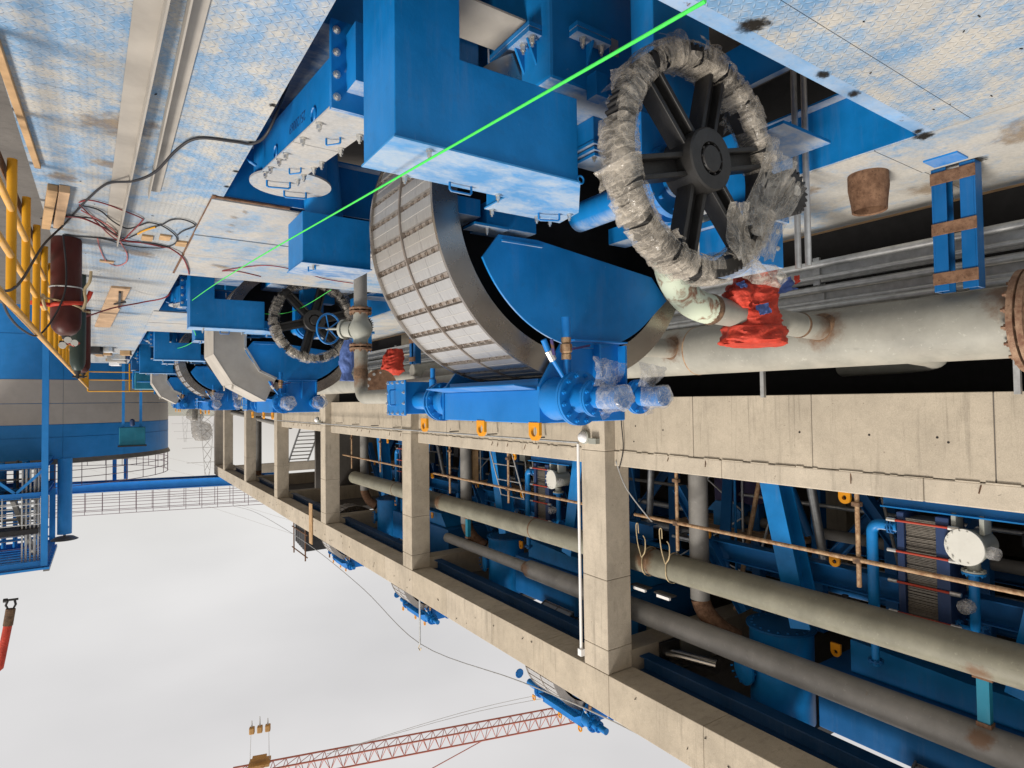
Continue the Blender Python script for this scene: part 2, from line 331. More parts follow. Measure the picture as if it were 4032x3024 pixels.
def mk_blotch(name, col, k=1.0):
    """soft-edged burn or stain: opaque in the middle, breaking up towards its rim (object space, unit disc)"""
    t = NT(name); o = t.obj(); x, y, z = t.sep(o)[:3]
    d = t.math('SQRT', t.math('ADD', t.math('MULTIPLY', x, x), t.math('MULTIPLY', y, y)))
    wp = t.n('ObjectInfo').outputs['Random']; v = t.n('VectorMath'); v.operation = 'ADD'; t.put(v.inputs[0], o); t.put(v.inputs[1], t.comb(t.math('MULTIPLY', wp, 40.0), t.math('MULTIPLY', wp, 17.0), 0.0))
    a = t.math('SUBTRACT', t.math('ADD', t.math('SUBTRACT', 1.0, d), t.math('MULTIPLY', t.math('SUBTRACT', t.noise(v.outputs[0], 2.6, 6, 0.68), 0.5), 1.9)), 0.22)
    a = t.math('MULTIPLY', t.ramp(a, 0.0, 0.45), t.ramp(d, 0.75, 0.98, (1, 1, 1), (0, 0, 0)))
    t.set(col, 0.9, 0, 0.2); t.put(t.b.inputs['Alpha'], t.math('MULTIPLY', a, k)); return t.m
M['scorchsoft'] = mk_blotch('soot burn', (0.014, 0.012, 0.010), 0.93)
M['ruststain'] = mk_blotch('rust stain', (0.24, 0.155, 0.075), 0.45)
M['dustpatch'] = mk_blotch('dust patch', (0.55, 0.52, 0.46), 0.6)

M['seam'] = plain('bright weld strip', (0.66, 0.64, 0.60), 0.35, 0.6, 0.1, 20, 0)
M['stencil'] = plain('dark stencil ink', (0.004, 0.035, 0.13), 0.6, 0, 0.2, 30, 0)

# ---------------------------------------------------------------- mesh helpers
def V(*a): return Vector(a)
class MB:
    """collects shapes and links them as ONE mesh object"""
    def __init__(s): s.v = []; s.f = []; s.uv = {}
    def add(s, vs, fs):
        k = len(s.v); s.v += [tuple(p) for p in vs]; s.f += [tuple(i+k for i in f) for f in fs]; return s
    def box(s, x0, x1, y0, y1, z0, z1):
        vs = [(x, y, z) for z in (z0, z1) for y in (y0, y1) for x in (x0, x1)]
        return s.add(vs, [(0, 2, 3, 1), (4, 5, 7, 6), (0, 1, 5, 4), (2, 6, 7, 3), (0, 4, 6, 2), (1, 3, 7, 5)])
    def obox(s, c, ax, ay, az):
        """box about centre c with half-axis vectors"""
        c = Vector(c); ax, ay, az = Vector(ax), Vector(ay), Vector(az)
        vs = [c+ax*i+ay*j+az*k for k in (-1, 1) for j in (-1, 1) for i in (-1, 1)]
        return s.add(vs, [(0, 2, 3, 1), (4, 5, 7, 6), (0, 1, 5, 4), (2, 6, 7, 3), (0, 4, 6, 2), (1, 3, 7, 5)])
    def bar(s, p0, p1, w, h, upv=(0, 0, 1)):
        p0, p1 = Vector(p0), Vector(p1); d = p1-p0; u = Vector(upv)
        if abs(d.normalized().dot(u)) > 0.98: u = Vector((0, 1, 0))
        a = d.cross(u).normalized(); b = a.cross(d).normalized()
        return s.obox((p0+p1)/2, d/2, a*w/2, b*h/2)
    def cyl(s, p0, p1, r0, r1=None, n=20, caps=True):
        p0, p1 = Vector(p0), Vector(p1); r1 = r0 if r1 is None else r1
        d = (p1-p0).normalized(); u = Vector((0, 0, 1)) if abs(d.z) < 0.9 else Vector((1, 0, 0))
        a = d.cross(u).normalized(); b = d.cross(a)
        k = len(s.v)
        for p, r in ((p0, r0), (p1, r1)):
            for i in range(n):
                t = 2*math.pi*i/n; s.v.append(tuple(p+a*math.cos(t)*r+b*math.sin(t)*r))
        for i in range(n): j = (i+1) % n; s.f.append((k+i, k+j, k+n+j, k+n+i))
        if caps: s.f.append(tuple(k+i for i in reversed(range(n)))); s.f.append(tuple(k+n+i for i in range(n)))
        return s
    def lathe(s, o, d, prof, n=24, closed=False):
        """profile [(along, radius)] turned about axis d from o"""
        o, d = Vector(o), Vector(d).normalized(); u = Vector((0, 0, 1)) if abs(d.z) < 0.9 else Vector((1, 0, 0))
        a = d.cross(u).normalized(); b = d.cross(a); k = len(s.v); m = len(prof)
        for (t, r) in prof:
            for i in range(n):
                q = 2*math.pi*i/n; s.v.append(tuple(o+d*t+a*math.cos(q)*r+b*math.sin(q)*r))
        rows = m if closed else m-1
        for j in range(rows):
            j2 = (j+1) % m
            for i in range(n):
                i2 = (i+1) % n; s.f.append((k+j*n+i, k+j*n+i2, k+j2*n+i2, k+j2*n+i))
        if not closed:
            if prof[0][1] > 1e-6: s.f.append(tuple(k+i for i in reversed(range(n))))
            if prof[-1][1] > 1e-6: s.f.append(tuple(k+(m-1)*n+i for i in range(n)))
        return s
    def tube(s, pts, r, n=8, caps=True):
        pts = [Vector(p) for p in pts]; rs = r if hasattr(r, '__len__') else [r]*len(pts)
        d = (pts[1]-pts[0]).normalized(); u = Vector((0, 0, 1)) if abs(d.z) < 0.9 else Vector((1, 0, 0))
        a = d.cross(u).normalized(); k = len(s.v)
        for i, p in enumerate(pts):
            if i == 0: t = pts[1]-pts[0]
            elif i == len(pts)-1: t = pts[-1]-pts[-2]
            else: t = (pts[i+1]-pts[i]).normalized()+(pts[i]-pts[i-1]).normalized()
            t = t.normalized(); a = (a-t*a.dot(t)).normalized(); b = t.cross(a)
            for j in range(n):
                q = 2*math.pi*j/n; s.v.append(tuple(p+a*math.cos(q)*rs[i]+b*math.sin(q)*rs[i]))
        for i in range(len(pts)-1):
            for j in range(n):
                j2 = (j+1) % n; s.f.append((k+i*n+j, k+i*n+j2, k+(i+1)*n+j2, k+(i+1)*n+j))
        if caps: s.f.append(tuple(k+i for i in reversed(range(n)))); s.f.append(tuple(k+(len(pts)-1)*n+i for i in range(n)))
        return s
    def prism(s, poly, mapf, d0, d1):
        """2-d polygon extruded from d0 to d1; mapf(a, b, d) -> point"""
        k = len(s.v); n = len(poly)
        for d in (d0, d1):
            for a, b in poly: s.v.append(tuple(mapf(a, b, d)))
        s.f.append(tuple(k+i for i in reversed(range(n)))); s.f.append(tuple(k+n+i for i in range(n)))
        for i in range(n): j = (i+1) % n; s.f.append((k+i, k+j, k+n+j, k+n+i))
        return s
    def obj(s, name, mat, parent=None, smooth=None, bevel=0.0, world=True):
        me = bpy.data.meshes.new(name); me.from_pydata(s.v, [], s.f)
        bm = bmesh.new(); bm.from_mesh(me); bmesh.ops.recalc_face_normals(bm, faces=bm.faces); bm.to_mesh(me); bm.free()
        me.materials.append(M[mat] if isinstance(mat, str) else mat)
        if s.uv:
            ul = me.uv_layers.new(name='UVMap')
            for lp in me.loops: ul.data[lp.index].uv = s.uv.get(lp.vertex_index, (0, 0))
        o = bpy.data.objects.new(name, me); COL.objects.link(o)
        if parent is not None:
            o.parent = parent
            if world: me.transform(Matrix.Translation(-wloc(parent)))
        if smooth: shade(me, smooth)
        if bevel:
            b = o.modifiers.new('edge', 'BEVEL'); b.width = bevel; b.segments = 2; b.limit_method = 'ANGLE'; b.angle_limit = R_(40)
            b.harden_normals = False
        return o
def wloc(o):
    p = Vector(o.location); q = o.parent
    while q: p += q.location; q = q.parent
    return p
def shade(me, ang=35):
    me.polygons.foreach_set('use_smooth', [True]*len(me.polygons))
    try: me.set_sharp_from_angle(angle=R_(ang))
    except Exception: pass
XZ = lambda a, b, d: (a, d, b)      # polygon in x,z extruded along y
YZ = lambda a, b, d: (d, a, b)
XY = lambda a, b, d: (a, b, d)
def tag(o, label=None, cat=None, group=None, kind=None):
    if label: o['label'] = label
    if cat: o['category'] = cat
    if group: o['group'] = group
    if kind: o['kind'] = kind
    return o
def thing(name, loc, label, cat, group=None):
    o = bpy.data.objects.new(name, None); COL.objects.link(o); o.location = loc; o.empty_display_size = 0.1
    return tag(o, label, cat, group)
def dup(o, parent=None, off=(0, 0, 0), skip=()):
    c = o.copy(); COL.objects.link(c)
    if parent is not None: c.parent = parent
    else: c.location = Vector(o.location)+Vector(off)
    for ch in list(o.children):
        if ch.name.split('.')[0] in skip: continue
        dup(ch, c, skip=skip)
    return c
def smoothpath(pts, k=6):
    """Catmull-Rom through points"""
    P = [Vector(p) for p in pts]; out = []
    for i in range(len(P)-1):
        p0 = P[max(0, i-1)]; p1 = P[i]; p2 = P[i+1]; p3 = P[min(len(P)-1, i+2)]
        for j in range(k):
            t = j/k
            out.append(0.5*((2*p1)+(p2-p0)*t+(2*p0-5*p1+4*p2-p3)*t*t+(3*p1-p0-3*p2+p3)*t**3))
    out.append(P[-1]); return out
def elbow(c, a, b, rad, k=8):
    """quarter bend between unit directions a (incoming end) and b, corner at c"""
    c, a, b = Vector(c), Vector(a), Vector(b)
    o = c-a*rad+b*rad
    return [o+(-b*math.cos(t)+a*math.sin(t))*rad for t in [math.pi/2*i/k for i in range(k+1)]]
def ngon(cx, cy, r, n, a0=0.0): return [(cx+r*math.cos(a0+2*math.pi*i/n), cy+r*math.sin(a0+2*math.pi*i/n)) for i in range(n)]
_bolt = {}
def boltmesh(r, h):
    key = (round(r, 4), round(h, 4))
    if key not in _bolt:
        b = MB(); b.cyl((0, 0, 0), (0, 0, h*0.22), r*1.55, n=12); b.cyl((0, 0, h*0.22), (0, 0, h*0.72), r*1.15, n=6); b.cyl((0, 0, h*0.72), (0, 0, h), r*0.6, n=8)
        me = bpy.data.meshes.new('bolt'); me.from_pydata(b.v, [], b.f); me.materials.append(M['bolt']); _bolt[key] = me
    return _bolt[key]
def bolt(p, d, r, h, parent, mat=None, name='bolt'):
    o = bpy.data.objects.new(name, boltmesh(r, h)); COL.objects.link(o)
    o.parent = parent; o.location = Vector(p)-(wloc(parent) if parent else Vector())
    o.rotation_euler = Vector(d).to_track_quat('Z', 'Y').to_euler(); return o
def flange(p, d, r, th, nb, parent, mat, bore=None, name='flange', boltr=0.011, both=False, seg=32):
    """bolted pipe flange as one part: disc with raised face and bolt heads"""
    b = MB(); p, d = Vector(p), Vector(d).normalized()
    b.lathe(p, d, [(0, r*0.55), (0, r), (th, r), (th, r*0.55)], seg)
    u = Vector((0, 0, 1)) if abs(d.z) < 0.9 else Vector((1, 0, 0)); a = d.cross(u).normalized(); c = d.cross(a)
    for i in range(nb):
        q = 2*math.pi*(i+0.5)/nb; o = p+(a*math.cos(q)+c*math.sin(q))*r*0.84
        b.cyl(o+d*th, o+d*(th+boltr*1.3), boltr*1.35, n=6)
        b.cyl(o-d*boltr*1.3, o, boltr*1.35, n=6)
        b.cyl(o+d*(th+boltr*1.3), o+d*(th+boltr*2.2), boltr*0.7, n=6)
    return b.obj(name, mat, parent, 40)
def handle(p, ax, up_, w, h, r, parent, mat='blue'):
    """bent-rod pull handle"""
    p, ax, up_ = Vector(p), Vector(ax).normalized(), Vector(up_).normalized(); b = MB()
    q = [p-ax*w/2, p-ax*w/2+up_*h*0.8, p-ax*w/2*0.85+up_*h, p+ax*w/2*0.85+up_*h, p+ax*w/2+up_*h*0.8, p+ax*w/2]
    b.tube(q, r, 8); return b.obj('handle', mat, parent, 50)
def ibeam(b, p0, p1, h, w, tf=0.014, tw=0.010, upv=(0, 0, 1)):
    p0, p1 = Vector(p0), Vector(p1); u = Vector(upv)
    d = (p1-p0).normalized()
    if abs(d.dot(u)) > 0.98: u = Vector((0, 1, 0))
    a = d.cross(u).normalized(); v = a.cross(d).normalized(); c = (p0+p1)/2; hl = (p1-p0)/2
    b.obox(c+v*(h/2-tf/2), hl, a*w/2, v*tf/2); b.obox(c-v*(h/2-tf/2), hl, a*w/2, v*tf/2); b.obox(c, hl, a*tw/2, v*(h/2-tf)); return b
def lug(p, n, w, h, th, parent, mat='orange', name='lifting_lug', hole=0.4, round_=False):
    """lifting eye: plate standing on p in the plane normal to n, with a real hole"""
    p, n = Vector(p), Vector(n).normalized(); u = Vector((0, 0, 1)); a = n.cross(u).normalized()
    hr = w*hole*0.5; cz = h-w*0.5; k = 16
    outer = []
    for i in range(k):
        q = 2*math.pi*i/k; x, z = math.cos(q), math.sin(q)
        if round_: ox, oz = x*w/2, cz+z*w/2
        else:
            s = 1/max(abs(x), abs(z), (abs(x)+abs(z))/1.45); ox, oz = x*s*w/2, cz+z*s*w/2
        if z < -0.3: oz = 0 if z < -0.5 else cz*0.3; ox = (w/2)*(1 if x > 0.01 else -1 if x < -0.01 else 0) if abs(x) > 0.3 else ox
        outer.append((ox, oz))
    inner = [(math.cos(2*math.pi*i/k)*hr, cz+math.sin(2*math.pi*i/k)*hr) for i in range(k)]
    b = MB(); vs = []
    for t in (-th/2, th/2):
        for x, z in outer+inner: vs.append(p+a*x+u*z+n*t)
    fs = []
    for i in range(k):
        j = (i+1) % k
        fs += [(i, j, k+j, k+i), (2*k+i, 3*k+i, 3*k+j, 2*k+j), (i, 2*k+i, 2*k+j, j), (k+i, k+j, 3*k+j, 3*k+i)]
    b.add(vs, fs); return b.obj(name, mat, parent)

# ================================================================ setting: ground, platform
g = MB().box(-2500, 2500, -2500, 2500, -9.2, -9.0).obj('ground', 'ground'); tag(g, kind='structure')
HX0, HX1 = -4.157, -0.757
PITCH = 6.70
holes = [(1.64+PITCH*i, 5.04+PITCH*i) for i in range(3)]
deck = bpy.data.objects.new('platform', None); COL.objects.link(deck); tag(deck, kind='structure')
def plate(x0, x1, y0, y1, mat, z=0.0, th=0.008, name='deck_plate', gap=0.002):
    return MB().box(x0+gap, x1-gap, y0+gap, y1-gap, z-th, z).obj(name, mat, deck)
# near floor, left of and below the camera
xs = [-4.157, -2.9, -1.7, -0.757, 0.42]
for i in range(len(xs)-1):
    for a, b_ in ((-3.0, -1.5), (-1.5, 0.0), (0.0, 1.364)): plate(xs[i], xs[i+1], a, b_, 'deck')
plate(-4.157, -2.3, 1.364, 1.555, 'deck'); plate(-2.3, -0.757, 1.364, 1.555, 'deck'); plate(-0.757, 0.42, 1.364, 1.64, 'deck')
MB().box(HX0, HX1, 1.555, 1.640, -0.020, -0.006).obj('edge_flange', 'edgeblue', deck)
# walkway on the right of the hatches
y = 1.64
k = 0
while y < 15.5:
    y2 = min(15.5, y+(1.72 if k else 2.1)); plate(HX1, 0.42, y, y2, 'deck2' if y > 4.5 else 'deck', z=-0.0005*(k % 3)); y = y2; k += 1
for a, b_ in ((15.62, 19.5), (19.5, 23.5), (23.5, 27.6)): plate(HX1, 0.42, a, b_, 'deck2', z=-0.03)
MB().box(-0.757, 0.6, 15.4, 28, -0.5, -0.06).obj('deck_beam', 'blue_dk', deck)
# grey flange strips on the building side
for a, b_ in ((-3, 1.9), (1.9, 5.2), (5.2, 9.0), (9.0, 14), (14, 20), (20, 27)):
    plate(-4.87, -4.165, a, b_, 'strip', z=0.0, th=0.012, name='flange_strip', gap=0.003)
    plate(-5.80, -4.90, a, b_+0.0, 'strip', z=-0.012, th=0.012, name='flange_strip', gap=0.003)
MB().box(-5.86, -5.80, -3, 27, -0.12, -0.010).obj('edge_timber', 'wood', deck)
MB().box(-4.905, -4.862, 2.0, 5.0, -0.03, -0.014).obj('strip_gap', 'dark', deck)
MB().box(-4.80, -4.62, 1.60, 1.80, 0.001, 0.012).obj('shim_plate', 'blue_clean', deck)
# hatch framing: side beams with webs and bottom flanges
for i, (a, b_) in enumerate(holes):
    w = MB()
    for x, sgn in ((HX0, 1), (HX1, -1)):
        w.box(min(x, x-sgn*0.012), max(x, x-sgn*0.012), a-0.35, b_+0.2, -0.42, -0.009)
        w.box(min(x-sgn*0.05, x+sgn*0.09), max(x-sgn*0.05, x+sgn*0.09), a-0.35, b_+0.2, -0.434, -0.421)
    w.box(HX0, HX1, a-0.014, a-0.002, -0.42, -0.021); w.box(HX0, HX1, a-0.09, a+0.09, -0.434, -0.4215)
    w.box(HX0, HX1, b_+0.02, b_+0.032, -0.42, -0.009); w.box(HX0, HX1, b_-0.07, b_+0.11, -0.434, -0.4215)
    w.obj('hatch_beam', 'blue', deck)
    w = MB(); w.box(-3.55, -3.50, a, b_, -0.75, -0.45); w.box(HX0, -2.6, a+0.55, a+0.60, -1.1, -0.80); w.obj('lower_beam', 'blue_dk', deck)
# cover plates bridging the gap between two hatches
cov = []
for i, y0 in enumerate((5.04, 11.74)):
    e = [y0+0.06, y0+1.22, y0+2.08, y0+3.26] if i == 0 else [y0+0.02, y0+1.6, y0+3.2]
    for j in range(len(e)-1):
        x1 = -0.682-0.006*j
        z = 0.016+0.004*(j % 2)
        nm = MB().box(-4.1, x1, e[j]+0.012, e[j+1]-0.012, z-0.012, z)
        nm.obj('cover_plate', 'cover', deck)
    MB().box(HX0, HX1-0.004, e[0]+0.03, e[-1]-0.03, -0.4, -0.004).obj('cover_bearer', 'blue_dk', deck)
# frame ledge with weld marks at the first cover
fr = MB(); fr.box(-1.25, -0.69, 5.055, 5.085, 0.0, 0.012); fr.box(-0.70, -0.675, 5.04, 8.28, 0.0, 0.010); fr.obj('angle_trim', 'rust', deck)
# lower storey under the platform: dark floor and planks
MB().box(-14, 6, -6, 46, -3.2, -3.0).obj('lower_floor', 'floor_dk', deck)
for i in range(7):
    MB().box(-4.1+0.23*i, -3.9+0.23*i, 1.2, 6.5, -1.52, -1.47).obj('plank', 'plywood' if i % 2 else 'wood', deck)
# scorch marks from cutting and welding
def blot(cx, cy, r, z, parent, seed, name='scorch_mark', mat='scorchsoft', el=1.0, rot=0.0):
    n = 24; b = MB(); b.add([(math.cos(2*math.pi*i/n), math.sin(2*math.pi*i/n), 0) for i in range(n)], [tuple(range(n))])
    o = b.obj(name, mat, None); o.parent = parent; o.location = (cx, cy, z); o.scale = (r*el, r, 1); o.rotation_euler = (0, 0, rot); return o
for (x, y, r) in ((-2.30, 1.52, 0.075), (-2.95, 1.575, 0.045), (-3.28, 1.59, 0.04), (-4.08, 1.61, 0.035)):
    blot(x, y, r, 0.0035, deck, 0, el=1.4, rot=x)
for (x, y, r) in ((-0.76, 3.35, 0.03), (-0.755, 3.9, 0.028), (-0.76, 4.45, 0.03), (-0.757, 4.8, 0.03)): blot(x+0.02, y, r, 0.0035, deck, 0, rot=y)
for (x, y, r) in ((-0.95, 5.3, 0.03), (-0.90, 5.5, 0.03), (-0.92, 5.75, 0.03), (-0.94, 5.98, 0.03)): blot(x, y, r, 0.026, deck, 0, el=2.0, mat='ruststain', rot=y)
for (x, y, r, e) in ((-0.06, 4.05, 0.30, 0.75), (-0.02, 4.75, 0.10, 1.6), (0.25, 5.2, 0.15, 1), (-0.3, 7.4, 0.2, 1.4), (-1.1, 7.55, 0.10, 2.0), (-4.5, 2.6, 0.2, 1), (-4.6, 1.2, 0.25, 1.5), (-5.3, 2.0, 0.25, 1.0)):
    blot(x, y, r, 0.005 if y < 5.1 or x > -0.69 else 0.027, deck, 0, 'rust_stain', 'ruststain', e, y*2)
for (x, y) in ((-4.93, 1.60), (-4.18, 1.62)): blot(x, y, 0.09, 0.004, deck, 0, el=0.9, rot=y)

# ================================================================ magnetic separators
CX, CZ = -2.45, 0.465                     # ring axis (runs along y)
RY0, RYM, RY1 = 2.86, 3.315, 3.77
NSEG = 41
STEP = 2*math.pi/NSEG; PH = R_(8.6)

def arcplate(r0, r1, a0, a1, y0, y1, n=2):
    """curved slab about the ring axis, ring-centred coordinates, angle 0 along +x"""
    b = MB(); vs = []; fs = []
    for i in range(n+1):
        a = a0+(a1-a0)*i/n
        for r in (r0, r1):
            for y in (y0, y1): vs.append((math.cos(a)*r, y, math.sin(a)*r))
    for i in range(n):
        k = i*4; q = k+4
        fs += [(k, k+1, q+1, q), (k+2, q+2, q+3, k+3), (k, q, q+2, k+2), (k+1, k+3, q+3, q+1)]
    fs += [(0, 2, 3, 1), (n*4, n*4+1, n*4+3, n*4+2)]
    b.add(vs, fs); return b
def annulus(b, y0, y1, r0, r1, n=96, c=(CX, CZ)):
    b.lathe((c[0], y0, c[1]), (0, 1, 0), [(0, r0), (0, r1), (y1-y0, r1), (y1-y0, r0)], n, closed=True); return b

def make_ring(root, individual):
    rb = MB(); annulus(rb, RY0, RY0+0.022, 0.862, 1.016); annulus(rb, RY1-0.022, RY1, 0.862, 1.016)
    ring = rb.obj('ring', 'rim', root, 30)
    rb = MB(); annulus(rb, RYM-0.005, RYM+0.005, 0.90, 1.010); rb.obj('middle_rim', 'steelbar', ring, 30)
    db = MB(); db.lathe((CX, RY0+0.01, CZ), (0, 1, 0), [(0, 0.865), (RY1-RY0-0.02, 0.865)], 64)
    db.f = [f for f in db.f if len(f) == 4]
    db.lathe((CX, RYM, CZ), (0, 1, 0), [(0, 0.866), (0.02, 0.866)], 64); db.obj('shade_drum', 'dark', ring, 30)  # near-black drum and disc stand in for shade inside the ring
    c = Vector((CX, 0, CZ))
    halves = [(RY0+0.024, RYM-0.010), (RYM+0.010, RY1-0.024)]
    barw = R_(0.95); gap = R_(0.14)
    pm = []; bm_ = []; sm = []
    for (y0, y1) in halves:
        ymid = (y0+y1)/2
        for (ya, yb) in ((y0, ymid-0.0012), (ymid+0.0012, y1)):
            h = (STEP-2*barw)/2
            for j in range(2):
                pm.append(arcplate(0.972, 1.000, barw+gap+h*j, barw+h*(j+1)-gap, ya, yb))
        bb = arcplate(0.955, 0.978, -barw, barw, y0, y1, 1)
        for q in range(5):
            yy = y0+(y1-y0)*(q+0.5)/5
            bb.cyl((0.978, yy, 0), (0.986, yy, 0), 0.012, n=8); bb.cyl((0.986, yy, 0), (0.997, yy, 0), 0.0085, n=6)
        bm_.append(bb)
        ss = arcplate(0.975, 1.0012, STEP/2-R_(0.10), STEP/2+R_(0.10), y0, y1, 1); sm.append(ss)
    def inst(mesh, name, ang, mat):
        o = bpy.data.objects.new(name, mesh); COL.objects.link(o); o.parent = ring
        o.location = c-wloc(ring)+Vector((0, 0, 0)); o.rotation_euler = (0, -ang, 0); return o
    meshes = []
    for b in pm+bm_+sm:
        me = bpy.data.meshes.new('plate'); me.from_pydata(b.v, [], b.f)
        bmm = bmesh.new(); bmm.from_mesh(me); bmesh.ops.recalc_face_normals(bmm, faces=bmm.faces); bmm.to_mesh(me); bmm.free()
        me.materials.append(M['steel'] if len(meshes) < len(pm) else M['steelbar'] if len(meshes) < len(pm)+len(bm_) else M['seam']); meshes.append((b, me))
    rest_p, rest_b = MB(), MB()
    for s_ in range(NSEG):
        a = PH+STEP*s_; d = (math.degrees(a)+180) % 360-180
        near = individual and -34 < d < 78
        for i, (b, me) in enumerate(meshes):
            isbar = i >= len(pm); isseam = i >= len(pm)+len(bm_)
            if near: inst(me, 'seam_strip' if isseam else 'clamp_bar' if isbar else 'plate', a, None)
            else:
                ca, sa = math.cos(a), math.sin(a); k = (rest_b if isbar else rest_p)
                k.add([(CX+x*ca-z*sa, y, CZ+x*sa+z*ca) for x, y, z in b.v], b.f)
    tag(rest_p.obj('plates', 'steel', ring), kind='stuff'); tag(rest_b.obj('clamp_bars', 'steelbar', ring), kind='stuff')
    return ring

def make_trough(root):
    """rinse trough over the ring with its ports"""
    b = MB(); b.box(-2.80, -2.10, 2.84, 4.01, 1.535, 1.735)
    t = b.obj('trough', 'blue_clean', root, bevel=0.006)
    b = MB(); b.prism([(-2.10, 1.535), (-1.945, 1.512), (-1.945, 1.506), (-2.10, 1.527)], XZ, 2.86, 4.0)
    b.box(-2.74, -2.13, 2.88, 3.98, 1.47, 1.535); b.obj('lip', 'blue_clean', t)
    poly = [(-2.092, 1.728), (-2.092, 1.52), (-2.27, 1.25), (-2.735, 1.25), (-2.735, 1.728)]
    b = MB(); b.prism(poly, XZ, 2.815, 2.838); b.box(-2.52, -2.505, 2.75, 2.815, 1.262, 1.52); b.box(-2.735, -2.72, 2.75, 2.815, 1.262, 1.52)
    b.box(-2.30, -2.285, 2.76, 2.815, 1.30, 1.50)
    b.box(-2.735, -2.30, 2.74, 2.815, 1.240, 1.2495); b.obj('end_plate', 'blue_clean', t)
    b = MB(); b.prism([(-2.092, 1.728), (-2.092, 1.52), (-2.27, 1.30), (-2.735, 1.30), (-2.735, 1.728)], XZ, 4.012, 4.03); b.obj('end_plate', 'blue_clean', t)
    # near ports
    b = MB(); b.lathe((-2.2, 2.815, 1.59), (0, -1, 0), [(0, 0.118), (0.03, 0.128), (0.09, 0.120), (0.19, 0.104), (0.205, 0.10)], 28); b.obj('port_neck', 'blue_clean', t, 40)
    flange((-2.2, 2.612, 1.59), (0, -1, 0), 0.153, 0.018, 12, t, 'blue_clean'); flange((-2.2, 2.590, 1.59), (0, -1, 0), 0.153, 0.018, 12, t, 'blue_clean')
    b = MB(); b.lathe((-2.2, 2.575, 1.59), (0, -1, 0), [(0, 0.085), (0.05, 0.072), (0.12, 0.068)], 24); b.obj('port_neck', 'blue_clean', t, 40)
    flange((-2.2, 2.468, 1.59), (0, -1, 0), 0.102, 0.014, 8, t, 'blue_clean', boltr=0.009); flange((-2.2, 2.450, 1.59), (0, -1, 0), 0.102, 0.014, 8, t, 'blue_clean', boltr=0.009)
    b = MB(); b.cyl((-2.2, 2.44, 1.59), (-2.2, 2.25, 1.59), 0.060, n=24); b.obj('pipe_stub', 'blue_clean', t, 40)
    b = MB(); b.cyl((-2.70, 2.815, 1.585), (-2.70, 2.62, 1.585), 0.075, n=24); b.cyl((-2.70, 2.6, 1.585), (-2.70, 2.42, 1.585), 0.058, n=24); b.obj('pipe_stub', 'blue_clean', t, 40)
    flange((-2.70, 2.64, 1.585), (0, -1, 0), 0.105, 0.014, 8, t, 'blue_clean', boltr=0.009); flange((-2.70, 2.620, 1.585), (0, -1, 0), 0.105, 0.014, 8, t, 'blue_clean', boltr=0.009)
    # drains with ball valves
    for p0, p1, r in (((-2.17, 2.66, 1.50), (-2.17, 2.66, 1.37), 0.016), ((-2.17, 2.66, 1.245), (-2.17, 2.66, 1.13), 0.026), ((-2.15, 2.66, 1.47), (-2.075, 2.66, 1.375), 0.014), ((-2.04, 2.66, 1.325), (-2.01, 2.66, 1.265), 0.017)): MB().cyl(p0, p1, r, n=14).obj('drain_pipe', 'blue_clean', t, 40)
    b = MB(); b.lathe((-2.17, 2.66, 1.37), (0, 0, -1), [(0, 0.028), (0.03, 0.028), (0.03, 0.022), (0.045, 0.034), (0.085, 0.034), (0.095, 0.022), (0.095, 0.028), (0.125, 0.028)], 8); b.obj('ball_valve', 'rusttube', t)
    b = MB(); b.cyl((-2.075, 2.66, 1.375), (-2.04, 2.66, 1.325), 0.022, n=8); b.obj('ball_valve', 'bolt', t)
    MB().bar((-2.19, 2.63, 1.312), (-2.31, 2.62, 1.288), 0.016, 0.012).obj('valve_lever', 'purple', t); MB().bar((-2.06, 2.63, 1.35), (-2.035, 2.62, 1.265), 0.016, 0.010).obj('valve_lever', 'purple', t)
    # far port
    b = MB(); b.lathe((-2.2, 4.03, 1.60), (0, 1, 0), [(0, 0.125), (0.05, 0.13), (0.13, 0.105), (0.19, 0.10)], 28); b.cyl((-2.2, 4.25, 1.6), (-2.2, 4.66, 1.59), 0.07, n=20); b.obj('port_neck', 'blue_clean', t, 40)
    flange((-2.2, 4.21, 1.6), (0, 1, 0), 0.15, 0.018, 12, t, 'blue_clean'); flange((-2.2, 4.26, 1.6), (0, 1, 0), 0.15, 0.018, 12, t, 'blue_clean')
    b = MB(); b.box(-2.32, -2.08, 4.66, 5.02, 1.43, 1.70); b.box(-2.08, -2.066, 4.645, 5.035, 1.415, 1.712); b.obj('strainer_box', 'blue_clean', t, bevel=0.004)
    for yy in (4.68, 4.79, 4.90, 5.0):
        for zz_ in (1.435, 1.695): bolt((-2.066, yy, zz_), (1, 0, 0), 0.008, 0.02, t)
    for zz_ in (1.52, 1.61):
        for yy in (4.665, 5.018): bolt((-2.066, yy, zz_), (1, 0, 0), 0.008, 0.02, t)
    handle((-2.066, 4.85, 1.56), (0, 0, 1), (1, 0, 0), 0.13, 0.05, 0.007, t, 'blue_clean')
    b = MB(); b.cyl((-2.2, 4.40, 1.60), (-2.2, 4.40, 1.42), 0.03, n=14); b.cyl((-2.2, 4.40, 1.42), (-2.2, 4.40, 1.33), 0.02, n=10); b.obj('vent_pipe', 'blue_clean', t, 40)
    flange((-2.2, 5.02, 1.545), (0, 1, 0), 0.10, 0.016, 8, t, 'blue_clean', boltr=0.009)
    for yy, w in ((2.78, 0.105), (3.49, 0.10), (4.36, 0.10)): lug((-2.105, yy if yy > 2.84 else 2.88, 1.73), (1, 0, 0), w, 0.105, 0.02, t, hole=0.58)
    return t

